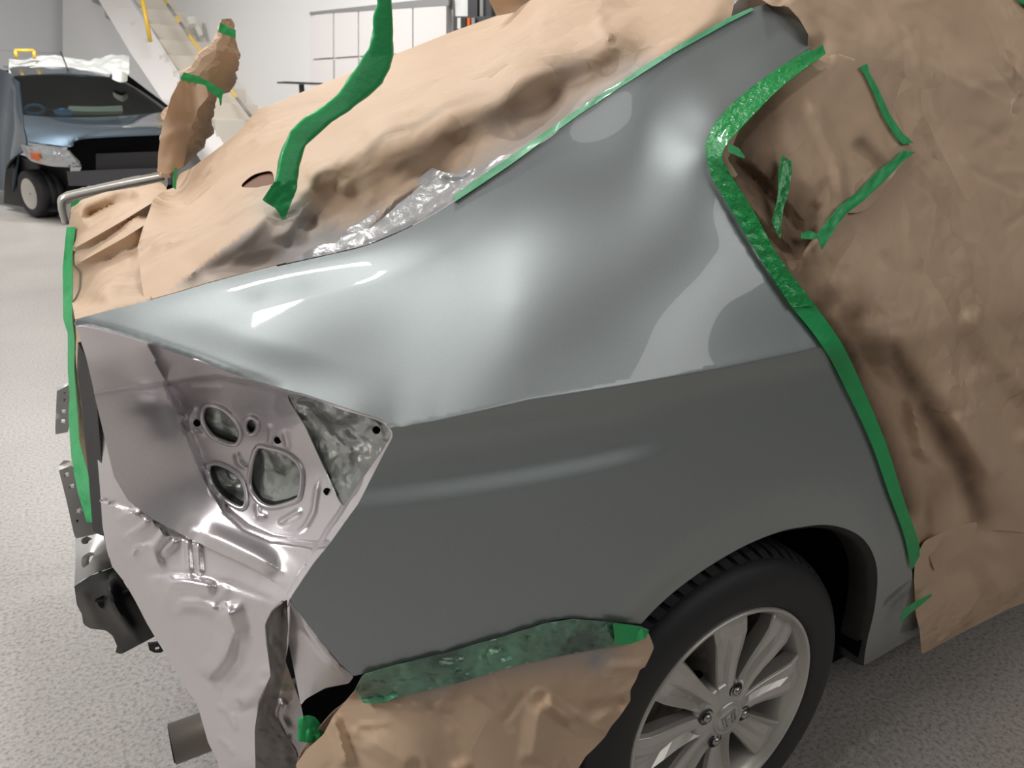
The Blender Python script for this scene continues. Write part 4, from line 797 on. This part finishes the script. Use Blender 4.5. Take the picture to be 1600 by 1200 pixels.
disc2 = [W1(54+14*math.cos(a), 172+7*math.sin(a), 10.45) for a in np.linspace(0, 2*math.pi, 25)[:-1]]
tube('steering_wheel', disc2, .025, 'blue_cloth', bc, 8, True)
o = patch('cloth_roll', [[(108, 168, 10.3), (150, 169, 10.3), (190, 167, 10.35)], [(106, 176, 10.25), (150, 177, 10.25), (192, 176, 10.3)]], 'white_cloth', None, 5, .06); tag(o, 'pale rolled cloth on the dashboard of the blue car', 'cloth')
o = patch('cloth', [[(84, 174, 10.2), (98, 171, 10.2), (112, 174, 10.2)], [(86, 180, 10.15), (98, 182, 10.12), (112, 181, 10.15)]], 'blue_cloth', None, 5, .04); tag(o, 'folded bright blue cloth on the dashboard of the blue car', 'cloth')
rs = np.random.RandomState(5); rows = []
for j, yy in enumerate(np.linspace(89, 114, 9)):
    rows.append([(a, yy+4*math.sin(a/17.)*(j < 5)+rs.rand()*3, 11.95-.09*j+rs.rand()*.06) for a in np.linspace(14, 202, 22)])
o = patch('plastic_sheet', rows, 'plastic_sheet', None, 2, .01); tag(o, 'crumpled clear plastic sheet lying on the roof of the blue car', 'plastic sheet')
yb = empty('yellow_frame', tuple(W1(38, 90, 11.7)), 'small yellow frame standing on the plastic behind the blue car roof', 'frame')
for a, b in (((23, 79), (53, 79)), ((24, 79), (26, 92)), ((53, 79), (54, 92))):
    tube('bar', [W1(*a, 11.7), W1(*b, 11.7)], .02, 'yellow', yb, 8)

# ------------------------------------------------------------------ stairs
st = empty('staircase', tuple(onfloor(390, 260)), 'cream stone staircase with sloping white side wall behind the blue car', 'staircase')
for i in range(10):
    Yd = 11.9+.28*i; py = 186-25.2*i
    xl = 238+.86*(py-56); xr = 330+.72*(py-56)
    a = W1(xl-14, py, Yd); b = W1(xr+8, py, Yd)
    box('step', (a.x, Yd, a.z-.36), (b.x, Yd+.6, a.z), 'step', st, .012)
wallpts = [(150, -60), (214, -60), (262, 62), (345, 190), (362, 215), (362, 270), (262, 270), (262, 165)]
patch('side_wall', [[(100, -60, 15.4), (170, -60, 14.6), (225, 30, 13.6), (300, 150, 12.4), (362, 240, 11.8)], [(100, 330, 15.4), (170, 330, 14.6), (225, 330, 13.6), (300, 330, 12.4), (362, 330, 11.8)]], 'white', st, 1, .05)
patch('stringer', [[(142, -20, 14.4), (205, 85, 13.4), (262, 170, 12.5), (320, 262, 11.7)], [(196, -20, 14.4), (240, 52, 13.4), (300, 148, 12.5), (362, 245, 11.7)]], 'offwhite', st, 1, .1)
tube('handrail_post', [W1(221, -10, 12.7), W1(235, 65, 12.6)], .03, 'yellow', st, 10)
tube('handrail', [W1(250, -10, 13.2), W1(275, 26, 12.9), W1(312, 78, 12.4), W1(352, 130, 12.0), W1(392, 182, 11.6)], .02, 'yellow', st, 10)
for a, b in (((262, 7), (275, 26)), ((282, 36), (296, 56)), ((330, 101), (346, 122)), ((370, 153), (392, 182))):
    ya = lambda x: np.interp(x, [250, 275, 312, 352, 392], [13.2, 12.9, 12.4, 12.0, 11.6])
    tube('handrail_stripe', [W1(*a, ya(a[0])), W1(*b, ya(b[0]))], .024, 'grey_rail', st, 10)
o = patch('cloth', [[(292, 30, 13.3), (302, 28, 13.3), (312, 36, 13.3)], [(296, 42, 13.2), (306, 40, 13.2), (314, 56, 13.2)]], 'white_cloth', None, 4, .08); tag(o, 'pale grey bundle lying at the wall end of a stair step', 'cloth')
_A, _B = W1(285, 100, 14.2), W1(405, 100, 12.1); _d = (_B-_A).xy; _n = Vector((_d.y, -_d.x))
def wall_y(px, py, off=0.):
    "depth at which a sight line meets the stairwell wall (off metres in front of it)"
    d = RGT*(px-800)/F + UPV*(600-py)/F + FWD; nn = _n.normalized()
    t = ((_A.xy-Vector(CAM[:2])).dot(nn)+off)/Vector(d[:2]).dot(nn); return CAM[1]+t*d[1]
def wallpatch(name, x0, y0, x1, y1, off, mat, par, th, dy=0.):
    return patch(name, [[(x0, y0, wall_y(x0, y0, off)), (x1, y0+dy, wall_y(x1, y0+dy, off))], [(x0, y1, wall_y(x0, y1, off)), (x1, y1+dy*.6, wall_y(x1, y1+dy*.6, off))]], mat, par, 1, th)
_sg = -1 if wall_y(600, 50, .1) < wall_y(600, 50, 0) else 1
_e0 = W1(285, 100, wall_y(285, 100)); _e1 = W1(1260, 100, wall_y(1260, 100))
struct(gridmesh('wall_stairwell', np.array([[[_e0.x, _e0.y, 4.4], [_e1.x, _e1.y, 4.4]], [[_e0.x, _e0.y, 0], [_e1.x, _e1.y, 0]]]), 'white', None, .04))
cab = empty('cabinet', tuple(W1(600, 130, wall_y(600, 130))), 'pale wall cabinet with flat panel doors on the back wall', 'cabinet')
OFF = .08*-_sg*-1
def fr(o): return o if wall_y(600, 50, o) < wall_y(600, 50, 0) else -o
wallpatch('body', 487, 23, 702, 240, fr(.06), 'offwhite', cab, .06, -24)
for x0, x1 in ((489, 521), (523, 560), (562, 600), (602, 645), (647, 698)):
    k = -.113*(x0-487); wallpatch('door', x0, 24+k, x1, 92+k*.55, fr(.11), 'offwhite', cab, .02, -.113*(x1-x0)); wallpatch('door', x0+3, 95+k*.55, x1, 170+k*.3, fr(.11), 'offwhite', cab, .02, -.06*(x1-x0))
wallpatch('top', 485, 19, 702, 23, fr(.11), 'grey_rail', cab, .03, -24)
tube('cable', [W1(x_, y_, wall_y(x_, y_, fr(.04))) for x_, y_ in ((706, -10), (708, 25), (710, 52))], .02, 'grey_rail', None, 8); tag(bpy.context.scene.objects['cable'], 'grey cable conduit running down the wall beside the tool rack', 'cable')
def plate(name, x0, y0, x1, y1, Y, th, mat, par, bev=.004):
    a = W1(x0, y0, Y); b = W1(x1, y1, Y); return box(name, (min(a.x, b.x), Y, min(a.z, b.z)), (max(a.x, b.x), Y+th, max(a.z, b.z)), mat, par, bev)
tb = empty('table', tuple(onfloor(472, 270)), 'dark narrow table top on a post behind the draped trunk', 'table')
plate('tabletop', 444, 127, 506, 132, 9.15, .35, 'dark_metal', tb); _l = W1(472, 132, 9.3); box('leg', (_l.x-.025, 9.3, 0), (_l.x+.025, 9.36, _l.z), 'dark_metal', tb)
rk = empty('tool_rack', tuple(W1(745, 60, wall_y(745, 60))), 'dark metal tool rack against the white wall above the paper', 'tool rack')
for x0, x1, mt_ in ((733, 748, 'dark_metal'), (752, 757, 'grey_rail'), (762, 770, 'dark_metal')): wallpatch('upright', x0, -30, x1, 60, fr(.08), mt_, rk, .05)
wallpatch('tray', 712, 26, 775, 48, fr(.16), 'dark_metal', rk, .08)
for x0, mt_ in ((716, 'white_cloth'), (724, 'black'), (731, 'orange'), (738, 'grey_rail')): wallpatch('tool', x0, 28, x0+5, 45, fr(.22), mt_, rk, .03)
